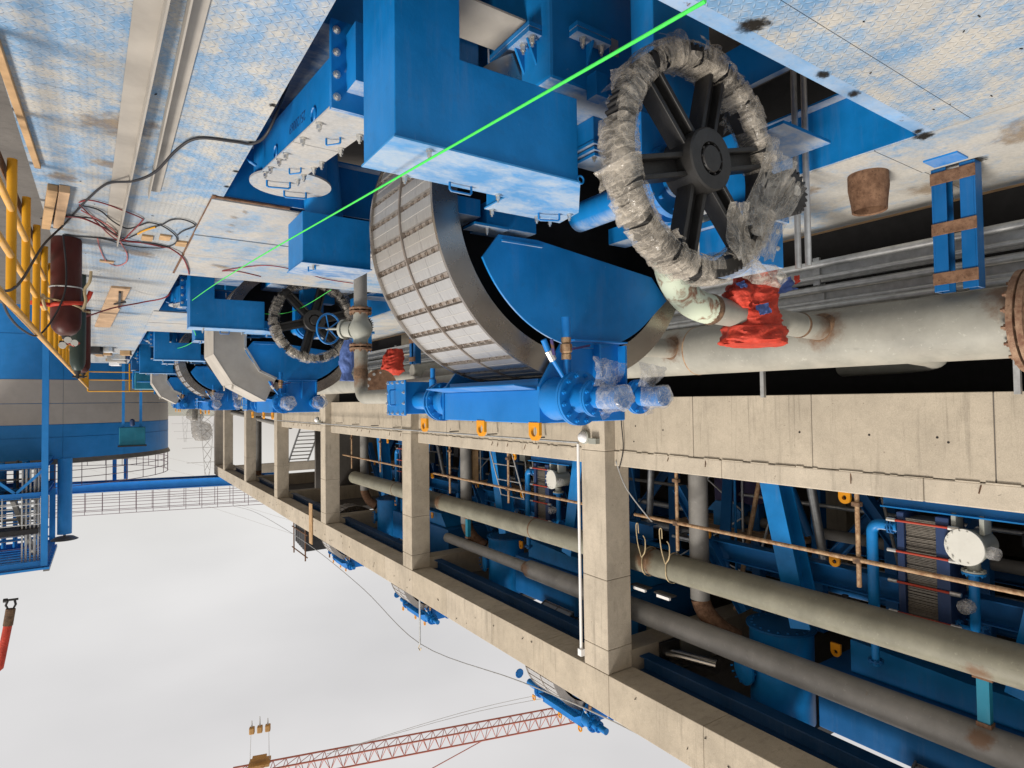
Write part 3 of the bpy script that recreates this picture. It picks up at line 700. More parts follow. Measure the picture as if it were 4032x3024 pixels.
def make_lbox(root):
    """feed box in front of the ring, L-shaped in front view, with a notched lid"""
    b = MB(); b.prism([(-0.921, 0.573), (-1.8405, 0.573), (-1.8405, 0.180), (-1.212, 0.187), (-1.212, -1.3), (-0.921, -1.3)], XZ, 2.147, 2.483)
    bx = b.obj('feed_box', 'blue', root, bevel=0.004)
    lid = [(-0.915, 2.496), (-0.915, 2.14), (-1.846, 2.14), (-2.132, 2.489), (-2.166, 2.697), (-1.664, 2.706), (-1.66, 2.496)]
    b = MB(); b.prism(lid, XY, 0.5745, 0.5825); ld = b.obj('lid', 'lit_lid_blue', root)
    b = MB(); b.prism([(-1.842, 2.154), (-2.118, 2.492), (-2.154, 2.688), (-1.673, 2.697), (-1.669, 2.492), (-1.8425, 2.483)], XY, 0.443, 0.573); b.obj('side_duct', 'blue', root)
    for (x, y, ax) in ((-1.3795, 2.452, (1, 0, 0)), (-2.0, 2.581, (0.9, 0.4, 0))): handle((x, y, 0.5825), ax, (0, 0, 1), 0.115, 0.04, 0.006, ld)
    for (x, y) in ((-1.081, 2.176), (-1.11, 2.483), (-1.602, 2.474), (-1.976, 2.661), (-2.074, 2.67), (-2.1, 2.53), (-1.70, 2.688)): bolt((x, y, 0.5825), (0, 0, 1), 0.009, 0.04, ld)
    b = MB(); b.tube([(-1.852+0.018*math.cos(q), 2.145, 0.565+0.018*math.sin(q)) for q in [i*math.pi/6 for i in range(13)]], 0.005, 6); b.obj('lifting_eye', 'blue', bx, 50)
    MB().cyl((-1.35, 2.1465, 0.10), (-1.35, 2.1440, 0.16), 0.004, n=6).obj('weld_drip', 'bolt', bx)
    return bx

def lettering(txt, p, run, h, parent):
    """stencilled number: real outline text laid on a face that looks along +x"""
    cu = bpy.data.curves.new('stencil_number', 'FONT'); cu.body = txt; cu.size = 1.0; cu.extrude = 0.002; cu.materials.append(M['stencil'])
    tmp = bpy.data.objects.new('tmp_text', cu); COL.objects.link(tmp); bpy.context.view_layer.update()
    me = bpy.data.meshes.new_from_object(tmp.evaluated_get(bpy.context.evaluated_depsgraph_get())); bpy.data.objects.remove(tmp)
    o = bpy.data.objects.new('stencil_number', me); COL.objects.link(o); o.parent = parent; o['kind'] = 'stuff'
    w = 0.56*len(txt); xa = run/w; ya = Vector((0, -run.z, run.y)).normalized()*h/0.72; za = Vector((0.25, 0, 0))
    m = Matrix((xa, ya, za)).transposed().to_4x4(); m.translation = p-wloc(parent); o.matrix_local = m; return o
def make_machine(name, off, label, group, individual=True, hood=False, gear=True):
    root = thing(name, (CX, 3.3, 0), label, 'separator', group)
    make_ring(root, individual)
    # guard plate inside the ring
    pts = [(CX+0.82*math.cos(a), CZ+0.82*math.sin(a)) for a in [R_(25+103*i/28) for i in range(29)]]+[(-3.172, 0.933), (-3.027, 0.788), (-2.083, 0.668), (-1.816, 0.672)]
    MB().prism(pts, XZ, 2.80, 2.816).obj('inner_guard', 'blue', root, bevel=0.003)
    MB().box(-2.11, -1.83, 2.786, 2.799, 0.700, 0.712).obj('guard_stiffener', 'blue', root)
    make_trough(root); make_lbox(root)
    # far feed box on its stand pipe and the far side body
    b = MB(); b.box(-1.82, -1.27, 4.76, 5.20, 0.10, 0.50); fb = b.obj('rear_box', 'blue', root, bevel=0.004)
    MB().box(-1.83, -1.26, 4.75, 5.21, 0.50, 0.508).obj('rear_lid', 'blue', root)
    handle((-1.36, 4.83, 0.508), (0.3, 1, 0), (0, 0, 1), 0.10, 0.04, 0.006, fb); bolt((-1.36, 4.79, 0.508), (0, 0, 1), 0.010, 0.04, fb)
    MB().cyl((-1.50, 4.95, 0.10), (-1.42, 4.90, -0.6), 0.15, n=28).obj('rear_duct', 'blue', root, 40)
    # yoke with bolted flanges
    b = MB(); b.box(-3.35, -2.03, 2.59, 4.04, -1.7, -0.18); yk = b.obj('yoke', 'blue', root, bevel=0.02)
    b = MB()
    b.box(-2.424, -2.165, 2.515, 2.589, -0.478, -0.448); b.box(-2.424, -2.165, 2.515, 2.589, -0.510, -0.482)
    b.box(-2.03, -1.94, 2.66, 3.10, -0.478, -0.448); b.box(-2.03, -1.94, 2.66, 3.10, -0.510, -0.482)
    for x in (-2.30,): b.prism([(2.59, -0.448), (2.53, -0.448), (2.59, -0.31)], YZ, x-0.008, x+0.008)
    for y in (2.72, 2.84, 2.98): b.prism([(-2.03, -0.448), (-1.965, -0.448), (-2.03, -0.31)], XZ, y-0.008, y+0.008)
    b.obj('yoke_flange', 'blue', root, bevel=0.003)
    for p in ((-2.235, 2.55, -0.448), (-2.375, 2.55, -0.448), (-1.985, 2.78, -0.448), (-1.985, 3.04, -0.448), (-1.985, 2.69, -0.448)): bolt(p, (0, 0, 1), 0.014, 0.06, root)
    MB().box(-2.38, -2.29, 2.505, 2.589, -0.26, -0.12).obj('lifting_block', 'blue', root, bevel=0.003)
    MB().box(-2.02, -1.37, 2.80, 3.14, -0.612, -0.60).obj('drip_sheet', 'hood', root)
    MB().box(-1.92, -0.95, 3.16, 4.45, -1.6, -0.42).obj('lower_body', 'blue_dk', root, bevel=0.01)
    # nameplate
    np_ = MB().box(-2.545, -2.475, 2.583, 2.589, -0.55, -0.45).obj('nameplate', 'galv', root)
    for q in range(4): MB().cyl((-2.53+0.014*q, 2.5828, -0.47), (-2.53+0.014*q, 2.5812, -0.47), 0.0035, n=8).obj('marking', 'black', np_)
    # side launder sloping down, with flange joint, cover plates and clamps
    a0, a1 = Vector((-0.985, 2.76, 0.165)), Vector((-0.985, 4.50, -0.045)); d = (a1-a0)
    def lp(t, x, dz): return (x, a0.y+d.y*t, a0.z+d.z*t+dz)
    b = MB(); k = len(b.v)
    for t0, t1 in ((0.0, 0.99),):
        vs = [lp(t0, -0.92, 0), lp(t0, -1.16, 0), lp(t0, -1.16, -0.26), lp(t0, -0.92, -0.26), lp(t1, -0.92, 0), lp(t1, -1.16, 0), lp(t1, -1.16, -0.26), lp(t1, -0.92, -0.26)]
        b.add(vs, [(0, 1, 2, 3), (7, 6, 5, 4), (0, 4, 5, 1), (1, 5, 6, 2), (2, 6, 7, 3), (3, 7, 4, 0)])
    la = b.obj('launder', 'blue', root)
    for t0, t1 in ((0.0, 0.47), (0.475, 0.985)):
        vs = [lp(t0, -0.905, 0.002), lp(t0, -1.175, 0.002), lp(t1, -1.175, 0.002), lp(t1, -0.905, 0.002), lp(t0, -0.905, 0.012), lp(t0, -1.175, 0.012), lp(t1, -1.175, 0.012), lp(t1, -0.905, 0.012)]
        b = MB(); b.add(vs, [(0, 1, 2, 3), (7, 6, 5, 4), (0, 4, 5, 1), (1, 5, 6, 2), (2, 6, 7, 3), (3, 7, 4, 0)]); b.obj('launder_cover', 'cover', la)
    if individual: lettering('25120069', Vector(lp(0.355, -0.9192, -0.125)), (Vector(lp(0.58, 0, 0))-Vector(lp(0.355, 0, 0))), 0.058, la)
    for t in (0.22, 0.40, 0.62, 0.72, 0.86, 0.95):
        bolt(lp(t, -0.925, 0.012), (0, 0, 1), 0.012, 0.05, la); bolt(lp(t+0.02, -1.155, 0.012), (0, 0, 1), 0.012, 0.05, la)
    for t in (0.26, 0.75):
        p = Vector(lp(t, -0.915, 0.0)); b = MB(); b.tube([p+Vector((0, 0.04*math.cos(q), -0.045+0.04*math.sin(q))) for q in [i*math.pi/6 for i in range(13)]], 0.006, 6); b.obj('lifting_eye', 'blue', la, 50)
    for t in (0.33, 0.80): handle(Vector(lp(t, -1.06, 0.012)), (0.5, 0.6, 0), (0, 0, 1), 0.09, 0.04, 0.006, la)
    b = MB(); b.box(-1.20, -0.86, 2.742, 2.756, -0.18, 0.24); b.box(-1.20, -0.86, 2.728, 2.740, -0.18, 0.24); b.box(-1.16, -0.93, 2.60, 2.727, -0.12, 0.15); b.obj('launder_flange', 'blue', la)
    for q in range(4): bolt((-0.885, 2.728, -0.13+0.105*q), (0, -1, 0), 0.012, 0.02, la)
    b = MB(); b.cyl((-1.16, 4.66, -0.045), (-1.16, 4.66, -0.060), 0.29, n=40); dl = b.obj('inspection_lid', 'cover', root, 40)
    MB().cyl((-1.16, 4.66, -0.062), (-1.16, 4.66, -0.5), 0.26, n=40).obj('sump_pipe', 'blue', root, 40)
    handle((-1.06, 4.62, -0.045), (1, 0.3, 0), (0, 0, 1), 0.16, 0.05, 0.008, dl); handle((-1.22, 4.78, -0.045), (1, 0.3, 0), (0, 0, 1), 0.16, 0.05, 0.008, dl)
    b = MB(); b.tube([(-0.86, 4.40, -0.05), (-0.82, 4.38, -0.06), (-0.80, 4.50, -0.16)], 0.012, 8); b.obj('hook_handle', 'blue', root, 50)
    # block and bracket behind the feed box, seen through the ring opening
    b = MB(); b.box(-1.76, -1.60, 2.90, 3.2, 0.46, 0.56); b.box(-2.15, -1.80, 2.90, 3.1, 0.46, 0.60); b.obj('pole_block', 'blue', root, bevel=0.004)
    b = MB(); b.box(-1.93, -1.70, 2.865, 3.0, 0.602, 0.616); b.obj('pole_flange', 'blue', root); bolt((-1.80, 2.90, 0.616), (0, 0, 1), 0.008, 0.04, root)
    # shaft, bearing, gear wheel, pinion
    b = MB(); b.cyl((CX, 2.05, CZ), (CX, 2.86, CZ), 0.088, n=28); b.obj('shaft', 'blue', root, 40)
    b = MB(); b.lathe((CX, 2.10, CZ), (0, 1, 0), [(0, 0.10), (0, 0.185), (0.03, 0.19), (0.03, 0.165), (0.07, 0.165), (0.07, 0.20), (0.20, 0.20), (0.20, 0.12)], 36)
    for i in range(8): q = 2*math.pi*i/8; b.cyl((CX+0.15*math.cos(q), 2.10, CZ+0.15*math.sin(q)), (CX+0.15*math.cos(q), 2.08, CZ+0.15*math.sin(q)), 0.012, n=6)
    b.box(CX-0.20, CX+0.20, 2.13, 2.29, 0.14, CZ-0.05); br = b.obj('bearing', 'blue_clean', root, 40)
    b = MB(); b.box(-2.82, -2.36, 2.14, 2.30, -1.5, 0.139); b.obj('bearing_pedestal', 'blue', root, bevel=0.006)
    b = MB()
    b.box(-2.86, -2.53, 2.80, 3.0, -0.179, -0.03)
    for q in range(3): b.box(-2.84+0.03*q, -2.52-0.012*q, 2.79+0.01*q, 3.02, -0.024+0.034*q, -0.002+0.034*q)
    b.obj('shim_stack', 'blue', root, bevel=0.003)
    bolt((-2.56, 2.83, 0.066), (0, 0, 1), 0.010, 0.03, root); bolt((-2.68, 2.83, 0.066), (0, 0, 1), 0.010, 0.03, root)
    b = MB(); b.box(-3.82, -3.30, 2.00, 2.36, -0.03, -0.008); b.obj('drive_shelf', 'blue', root, bevel=0.003)
    b = MB(); b.box(-3.36, -3.08, 2.06, 2.45, 0.56, 0.83); b.box(-3.40, -3.04, 2.04, 2.47, 0.52, 0.559); b.box(-3.30, -3.14, 2.10, 2.4, 0.0, 0.52); b.obj('drive_bracket', 'blue', root, bevel=0.004)
    for zz_ in (0.62, 0.72): bolt((-3.16, 2.06, zz_), (0, -1, 0), 0.010, 0.015, root); bolt((-3.30, 2.06, zz_), (0, -1, 0), 0.010, 0.015, root)
    b = MB()
    b.box(-2.85, -2.70, 2.33, 2.86, 0.50, 0.60); b.obj('side_beam', 'blue', root)
    MB().box(-2.92, -2.66, 2.40, 2.64, 0.602, 0.612).obj('beam_cap', 'cover', root)
    if gear: make_gear(root)
    if hood: make_hood(root)
    return root

def make_gear(root):
    GZ, G0, G1 = 0.432, 1.895, 2.02
    nT = 92; prof = []
    for i in range(nT*4):
        a = 2*math.pi*i/(nT*4); r = (0.572, 0.572, 0.552, 0.552)[i % 4]; prof.append((CX+r*math.cos(a), GZ+r*math.sin(a)))
    inner = [(CX+0.492*math.cos(2*math.pi*i/(nT*4)), GZ+0.492*math.sin(2*math.pi*i/(nT*4))) for i in range(nT*4)]
    b = MB(); n = nT*4
    vs = [(x, y, z) for y in (G0, G1) for (x, z) in prof]+[(x, y, z) for y in (G0, G1) for (x, z) in inner]
    fs = []
    for i in range(n):
        j = (i+1) % n
        fs += [(i, j, n+j, n+i), (2*n+i, 3*n+i, 3*n+j, 2*n+j), (i, 2*n+i, 2*n+j, j), (n+i, n+j, 3*n+j, 3*n+i)]
    b.add(vs, fs); gw = b.obj('gear_wheel', 'black', root)
    for q in range(6):
        a = R_(15+60*q); d = Vector((math.cos(a), 0, math.sin(a))); c = Vector((CX, 1.955, GZ)); t = Vector((-math.sin(a), 0, math.cos(a)))
        b = MB(); b.obox(c+d*0.318+Vector((0, 0.02, 0)), d*0.182, t*0.045, Vector((0, 0.018, 0)))
        for s_ in (-1, 1): b.obox(c+d*0.318+t*0.046*s_, d*0.182, t*0.012, Vector((0, 0.048, 0)))
        b.obj('spoke', 'black', gw, bevel=0.004)
    b = MB(); b.lathe((CX, 1.86, GZ), (0, 1, 0), [(0.05, 0.074), (0.0, 0.083), (0, 0.147), (0.008, 0.155), (0.18, 0.155), (0.18, 0.05)], 40)
    b.lathe((CX, 1.856, GZ), (0, 1, 0), [(0, 0.0), (0, 0.062), (0.006, 0.067), (0.1, 0.067)], 32)
    for i in range(10): q = 2*math.pi*i/10; b.box(CX+0.073*math.cos(q)-0.004, CX+0.073*math.cos(q)+0.004, 1.859, 1.9, GZ+0.073*math.sin(q)-0.004, GZ+0.073*math.sin(q)+0.004)
    b.obj('hub', 'black', gw, 40)
    nT = 22; pp = []
    for i in range(nT*4):
        a = 2*math.pi*i/(nT*4); r = (0.128, 0.128, 0.104, 0.104)[i % 4]; pp.append((-3.195+r*math.cos(a), 0.45+r*math.sin(a)))
    b = MB(); b.prism(pp, XZ, 1.88, 2.04); b.lathe((-3.195, 1.872, 0.45), (0, 1, 0), [(0, 0.03), (0, 0.065), (0.01, 0.065)], 24); b.obj('pinion', 'black', root)
    MB().cyl((-3.195, 1.864, 0.45), (-3.195, 2.5, 0.45), 0.03, n=16).obj('pinion_shaft', 'bolt', root, 40)

def make_hood(root):
    """faceted grey sheet cover over the ring"""
    out = [(-1.30, 0.44), (-1.30, 0.87), (-1.555, 1.30), (-2.0, 1.555)]
    inn = [(-1.694, 0.44), (-1.694, 0.77), (-1.90, 1.12), (-2.14, 1.235)]
    ox = lambda p: (p[0], p[1])
    for i in range(3):
        q = [out[i], out[i+1], inn[i+1], inn[i]]
        MB().prism(q, XZ, 2.842, 2.852).obj('hood_panel', 'hood', root)
        b = MB(); d = Vector((out[i+1][0]-out[i][0], out[i+1][1]-out[i][1])).normalized(); n = (d[1]*0.008, -d[0]*0.008)
        b.prism([out[i], out[i+1], (out[i+1][0]+n[0], out[i+1][1]+n[1]), (out[i][0]+n[0], out[i][1]+n[1])], XZ, 2.840, 3.80); b.obj('hood_panel', 'hood', root)
        b = MB(); e = Vector((inn[i+1][0]-inn[i][0], inn[i+1][1]-inn[i][1])).normalized(); m_ = (-e[1]*0.03, e[0]*0.03)
        b.prism([inn[i], inn[i+1], (inn[i+1][0]+m_[0], inn[i+1][1]+m_[1]), (inn[i][0]+m_[0], inn[i][1]+m_[1])], XZ, 2.79, 2.8415); b.obj('hood_edge', 'galv', root)
        MB().prism(q, XZ, 3.792, 3.80).obj('hood_panel', 'hood', root)
    for (x, y, z) in ((-1.56, 2.95, 1.31), (-1.56, 3.7, 1.31)):
        b = MB(); b.tube([Vector((x, y, z))+Vector((0.0, 0.035*math.cos(q), 0.035+0.035*math.sin(q))) for q in [i*math.pi/8 for i in range(17)]], 0.009, 6); b.obj('lifting_eye', 'hood', root, 50)

SEP_G = 'ring separators standing along the platform'
sep1 = make_machine('magnetic_separator', 0, 'large blue ring separator with bare bolted stainless plates and a plastic-wrapped spoked gear wheel', SEP_G)
def shift(o, dx, dy, dz): o.location = Vector(o.location)+Vector((dx, dy, dz)); return o
sep2 = shift(make_machine('magnetic_separator', 0, 'blue ring separator with beige grey faceted hood, beside the globe valve pipe', SEP_G, False, True), 0, PITCH, 0)
sep3 = shift(make_machine('magnetic_separator', 0, 'blue ring separator third in the row, bare pale ring behind the hooded one', SEP_G, False, False), 0, 2*PITCH, 0)
sep4 = shift(make_machine('magnetic_separator', 0, 'small hooded blue ring separator last in the row, beside the round tank', SEP_G, False, True), 0, 3*PITCH, 0)

# ================================================================ wraps on the machines
def nz(p, s): return mnoise.noise(Vector(p)*s)
def rdg(p, s): return 1-2*abs(mnoise.noise(Vector(p)*s))
def film_ring(name, c, y, R, r, a0, a1, seed, mat, label, group, n=64):
    """film wound round a wheel rim: many overlapping turns of thin sheet, each slanting round the section, with loose edges"""
    q = random.Random(seed); b = MB()
    a = a0; turns = []
    while a < a1: turns.append(a); a += q.uniform(0.055, 0.12)*64/n
    for k_, ac in enumerate(turns):
        w = q.uniform(0.10, 0.24); sk = q.uniform(-0.22, 0.22); off = q.uniform(0.003, 0.020); t0 = q.random()*6.28; span = q.uniform(3.6, 6.6); lift = q.uniform(0.0, 0.05) if q.random() < 0.5 else 0.0
        nu, nv = 9, 30; k = len(b.v); o = Vector((seed+k_*1.9, k_*0.77, 0))
        for i in range(nu+1):
            u = i/nu-0.5
            for j in range(nv+1):
                v = j/nv; t = t0+span*v; an = ac+w*u+sk*(v-0.5)+0.018*nz(Vector((v*5, u*3, 0))+o, 1.0)
                d = off+0.010*rdg(Vector((u*1.6+v*1.2, v*4, 0))+o, 1.0)+0.006*rdg(Vector((u*5, v*9, 1))+o, 1.0)+lift*max(0, v-0.82)/0.18*(0.6+0.8*abs(u))+0.006*abs(u)
                ct, sn = math.cos(t), math.sin(t); sx = math.copysign(abs(ct)**0.65, ct); sy = math.copysign(abs(sn)**0.65, sn)
                cr = R+sx*(0.042+d); b.uv[len(b.v)] = (an*R/0.05+k_*3.3, t*0.9)
                b.v.append((c[0]+cr*math.cos(an), y+sy*(0.0655+d), c[1]+cr*math.sin(an)))
        for i in range(nu):
            for j in range(nv): p = k+i*(nv+1)+j; b.f.append((p, p+1, p+nv+2, p+nv+1))
    o = b.obj(name, mat, None, 75); tag(o, label, 'plastic film', group); return o
def sheet(b, corners, nu, nv, amp, seed, curl=0.0):
    """crumpled sheet from four corners: sharp folds from ridged noise, ragged edge"""
    nu, nv = nu*3, nv*3
    q = random.Random(seed); A, B_, C, D = [Vector(p) for p in corners]; k = len(b.v); nrm = (B_-A).cross(D-A).normalized()
    L = ((B_-A).length+(D-A).length)/2; o = Vector((seed*1.37, seed*0.71, seed*0.33))
    for i in range(nu+1):
        u = i/nu
        for j in range(nv+1):
            v = j/nv; e = 0.05*nz((u*6, v*6, seed), 1.0)
            uu, vv = u+e*(1 if 0 < j < nv else 1.6), v+0.06*nz((u*7, v*7, seed+9), 1.0)
            p = (A*(1-uu)+B_*uu)*(1-vv)+(D*(1-uu)+C*uu)*vv
            d = amp*(2.6*rdg(Vector((u*1.9+v*0.8, v*0.7, 0))+o, 1.2)+0.9*rdg(Vector((u*3+v, v*1.5, 1))+o, 1.3)+0.15*rdg(Vector((u*7, v*7, 2))+o, 1.2)-1.5)+curl*math.sin(math.pi*v)
            b.uv[len(b.v)] = (u*L/0.05, v*L/0.05); b.v.append(tuple(p+nrm*d))
    for i in range(nu):
        for j in range(nv):
            a = k+i*(nv+1)+j; b.f.append((a, a+1, a+nv+2, a+nv+1))
    return b
gw = film_ring('plastic_wrap', (CX, 0.432), 1.957, 0.531, 0.072, R_(-168), R_(160), 3, 'film', 'crumpled clear plastic film wound round the near black gear wheel', 'plastic films on gear wheels')
b = MB()
sheet(b, [(-2.95, 1.86, 0.20), (-3.16, 1.84, 0.31), (-2.86, 1.82, 0.80), (-2.66, 1.84, 0.74)], 10, 16, 0.012, 5, 0.04)
sheet(b, [(-3.10, 1.85, 0.38), (-3.22, 1.83, 0.44), (-2.86, 1.80, 0.90), (-2.70, 1.82, 0.88)], 8, 16, 0.012, 6, 0.03)
sheet(b, [(-2.95, 1.83, 0.93), (-2.60, 1.80, 0.90), (-2.55, 1.80, 1.02), (-2.90, 1.82, 1.04)], 12, 8, 0.015, 8, 0.03)
sheet(b, [(-2.58, 1.86, 0.62), (-2.72, 1.84, 0.60), (-2.78, 1.82, 0.95), (-2.58, 1.84, 0.93)], 8, 10, 0.014, 9, 0.03)
b.obj('loose_film', 'loosefilm', gw, 60)
gw2 = film_ring('plastic_wrap', (CX, 0.432), 1.957+PITCH, 0.531, 0.072, R_(-200), R_(20), 4, 'film_dk', 'dusty plastic film round the gear wheel of the second, hooded separator', 'plastic films on gear wheels', n=48)
gw2b = film_ring('upper', (CX, 0.432), 1.957+PITCH, 0.531, 0.072, R_(20), R_(159), 14, 'film', 'x', None, n=48)
gw2b.name = 'upper_film'; gw2b.parent = gw2
for k_ in ('label', 'category'): del gw2b[k_]
def bag(name, c, d, r, L, label, seed, flap=True, parent_y=0.0, grp='bags tied over pipe ends'):
    """plastic bag tied over a pipe end, with a loose flap"""
    q = random.Random(seed); b = MB(); c, d = Vector(c), Vector(d).normalized(); u = Vector((0, 0, 1)); a = d.cross(u).normalized(); n = 18; rows = 9
    vs = []
    for i in range(rows):
        t = i/(rows-1); rr = r*(1.25-0.2*math.sin(t*math.pi)+0.05*t) if i < rows-2 else r*(0.95 if i == rows-2 else 0.30)
        for j in range(n):
            s = 2*math.pi*j/n; k = rr*(1+0.09*math.sin(5*s+q.random()*1.5)+0.08*(q.random()-0.5))
            b.uv[len(vs)] = (t*3, s*0.8); vs.append(c+d*(L*t*(1 if i < rows-1 else 0.86))+a*k*math.cos(s)+u*k*math.sin(s))
    fs = [(i*n+j, i*n+(j+1) % n, (i+1)*n+(j+1) % n, (i+1)*n+j) for i in range(rows-1) for j in range(n)]+[tuple((rows-1)*n+j for j in range(n))]
    b.add(vs, fs)
    if flap:
        w = r*2.0; p = c-d*0.01+u*(-r)
        sheet(b, [p-a*w*0.7, p+a*w*0.5, p+a*w*0.9-u*r*1.9+d*r*0.8, p-a*w*0.8-u*r*2.5+d*r*0.3], 8, 7, 0.006, seed+1, 0.02)
        p = c+u*r*1.1
        sheet(b, [p-a*w*0.4, p+a*w*0.4, p+a*w*0.2+u*r*0.6, p-a*w*0.2+u*r*0.8], 5, 4, 0.005, seed+2)
    o = b.obj(name, 'bagfilm', None, 50); tag(o, label, 'plastic bag', grp); return o
bag('plastic_bag', (-2.2, 2.37, 1.59), (0, -1, 0), 0.062, 0.17, 'clear plastic bag tied on the port of the bare-ring separator, with the big flange', 21)
bag('plastic_bag', (-2.70, 2.54, 1.585), (0, -1, 0), 0.060, 0.16, 'clear plastic bag on the other stub of the bare-ring separator, against the concrete', 22)
bag('plastic_bag', (-2.2, 2.37+PITCH, 1.59), (0, -1, 0), 0.085, 0.17, 'plastic bag on the nearer pipe stub of the hooded separator', 23, False)
bag('plastic_bag', (-2.70, 2.54+PITCH, 1.585), (0, -1, 0), 0.085, 0.16, 'plastic bag on the farther pipe stub of the hooded separator', 24, False)
bag('plastic_bag', (-2.2, 2.37+2*PITCH, 1.59), (0, -1, 0), 0.085, 0.17, 'plastic bag on the nearer pipe stub of the third separator', 25, True)
bag('plastic_bag', (-2.70, 2.54+2*PITCH, 1.585), (0, -1, 0), 0.085, 0.16, 'plastic bag on the farther pipe stub of the third separator', 26, True)

# ================================================================ header pipe with branch, wrapped valve, posts
hp = thing('header_pipe', (-5.1, 1.4, 0.85), 'large grey header pipe running along the concrete beam behind the separators', 'pipe')
MB().cyl((-5.1, 1.42, 1.11), (-5.1, 26, 1.11), 0.245, n=48).obj('pipe_run', 'pipe', hp, 40)
MB().cyl((-5.1, -3, 1.11), (-5.1, 1.30, 1.11), 0.245, n=48).obj('pipe_run', 'pipe', hp, 40)
flange((-5.1, 1.385, 1.11), (0, 1, 0), 0.345, 0.035, 16, hp, 'rustflange', boltr=0.018, seg=48); flange((-5.1, 1.335, 1.11), (0, 1, 0), 0.345, 0.035, 16, hp, 'rustflange', boltr=0.018, seg=48)
b = MB(); b.lathe((-5.1, 4.10, 1.11), (0, 1, 0), [(-0.008, 0.2448), (0, 0.249), (0.008, 0.2448)], 48); b.obj('weld_seam', 'rusttube', hp, 40)
def weldring(c, d, r, w=0.018, parent=hp):
    b = MB(); b.lathe(Vector(c), d, [(-w, r+0.001), (-w*0.3, r+0.006), (w*0.3, r+0.006), (w, r+0.001)], 28); return b.obj('weld_seam', 'weld', parent, 50)
def saddle(c, d, r, L, mat, parent, blotch=True):
    """stub branch off the header with burnt weld collar"""
    c, d = Vector(c), Vector(d).normalized(); MB().cyl(c, c+d*L, r, n=28).obj('branch', mat, parent, 40)
    b = MB(); b.lathe(c+d*(0.245), d, [(-0.04, r+0.030), (-0.01, r+0.016), (0.006, r+0.004)], 28); b.obj('weld_collar', 'weld', parent, 50)
BY, BZ = 2.68, 1.045
saddle((-5.1, BY, BZ), (1, 0, -0.03), 0.098, 0.55, 'pipe', hp)
MB().cyl((-4.56, BY, 1.03), (-3.46, BY, 0.985), 0.096, n=28).obj('branch', 'pipe', hp, 40)
weldring((-4.57, BY, 1.03), (1, 0, -0.03), 0.096)
el = [(-3.46, BY, 0.985), (-3.36, BY, 0.972), (-3.26, BY, 0.94), (-3.17, BY, 0.88), (-3.10, BY, 0.80), (-3.06, BY, 0.70), (-3.04, BY, 0.60), (-3.04, BY, 0.30)]
MB().tube(smoothpath(el, 4), 0.104, 24).obj('elbow', 'elbow', hp, 60)
weldring((-3.47, BY, 0.985), (1, 0, -0.05), 0.102, 0.03)
saddle((-5.1, 4.26, 1.08), (1, 0, 0), 0.098, 0.9, 'pipe', hp)
b = MB(); b.tube(smoothpath([(-5.34, 2.35, 1.20), (-5.8, 2.38, 1.22), (-6.4, 2.45, 1.24), (-7.0, 2.9, 1.25), (-7.4, 3.8, 1.25)], 5), 0.11, 18); b.obj('rear_branch', 'pipe', hp, 50)
for yy in (3.72, 1.62): MB().box(-5.66, -5.62, yy-0.02, yy+0.02, 0.80, 1.60).obj('hanger', 'galv', hp)
b = MB(); b.cyl((-5.1, 9.4, 1.08), (-4.3, 9.38, 1.06), 0.098, n=24); b.cyl((-5.1, 11.0, 1.08), (-4.2, 11.0, 1.08), 0.098, n=24); b.obj('branch', 'pipe', hp, 40)
b = MB(); b.cyl((-4.3, 6.5, 1.30), (-4.3, 9.6, 1.33), 0.12, n=24); b.cyl((-4.55, 6.9, 1.15), (-4.55, 10.5, 1.15), 0.10, n=24); b.cyl((-4.1, 7.0, 1.42), (-4.1, 8.4, 1.42), 0.10, n=24); b.obj('side_branch', 'pipe', hp, 40)
# blind flange rusty disc
b = MB(); b.lathe((-3.3, 8.3, 1.36), (0.3, -1, 0), [(0, 0), (0, 0.24), (0.03, 0.24), (0.03, 0)], 36); bf = b.obj('blind_flange', 'rust', hp, 40)
for q in range(12): bolt((-3.3+0.19*math.cos(q*math.pi/6), 8.3-0.02, 1.36+0.19*math.sin(q*math.pi/6)), (0.2, -1, 0), 0.014, 0.02, bf)
# red-wrapped valve on the branch
def lumpy(name, rows, mat, seed, n=28, parent=None, amp=0.08):
    """cloth bundle: rows of (z, cx, cy, rx, ry), creased with ridged folds"""
    b = MB(); vs = []; n *= 2
    R0 = []
    for i in range(len(rows)-1):
        for t in [q/8 for q in range(8)]: R0.append([rows[i][k]*(1-t)+rows[i+1][k]*t for k in range(5)])
    R0.append(list(rows[-1])); o = Vector((seed*1.1, seed*0.7, 0))
    for i, (z, cx, cy, rx, ry) in enumerate(R0):
        for j in range(n):
            s = 2*math.pi*j/n; P = Vector((math.cos(s), math.sin(s), z*7))+o; Q = Vector((math.cos(s)*1.2, math.sin(s)*1.2, z*16+0.8*math.sin(s*2)))+o
            k = 1+amp*(1.5*rdg(P, 1.3)+1.2*rdg(Q, 1.6)+0.6*rdg(Q, 3.5)-1.7)
            vs.append((cx+rx*k*math.cos(s), cy+ry*k*math.sin(s), z+0.010*nz((math.cos(s)*2, math.sin(s)*2, i*0.2), 1.0)))
    m = len(R0)
    fs = [(i*n+j, i*n+(j+1) % n, (i+1)*n+(j+1) % n, (i+1)*n+j) for i in range(m-1) for j in range(n)]+[tuple(range(n-1, -1, -1)), tuple((m-1)*n+j for j in range(n))]
    b.add(vs, fs); return b.obj(name, mat, parent, 55)
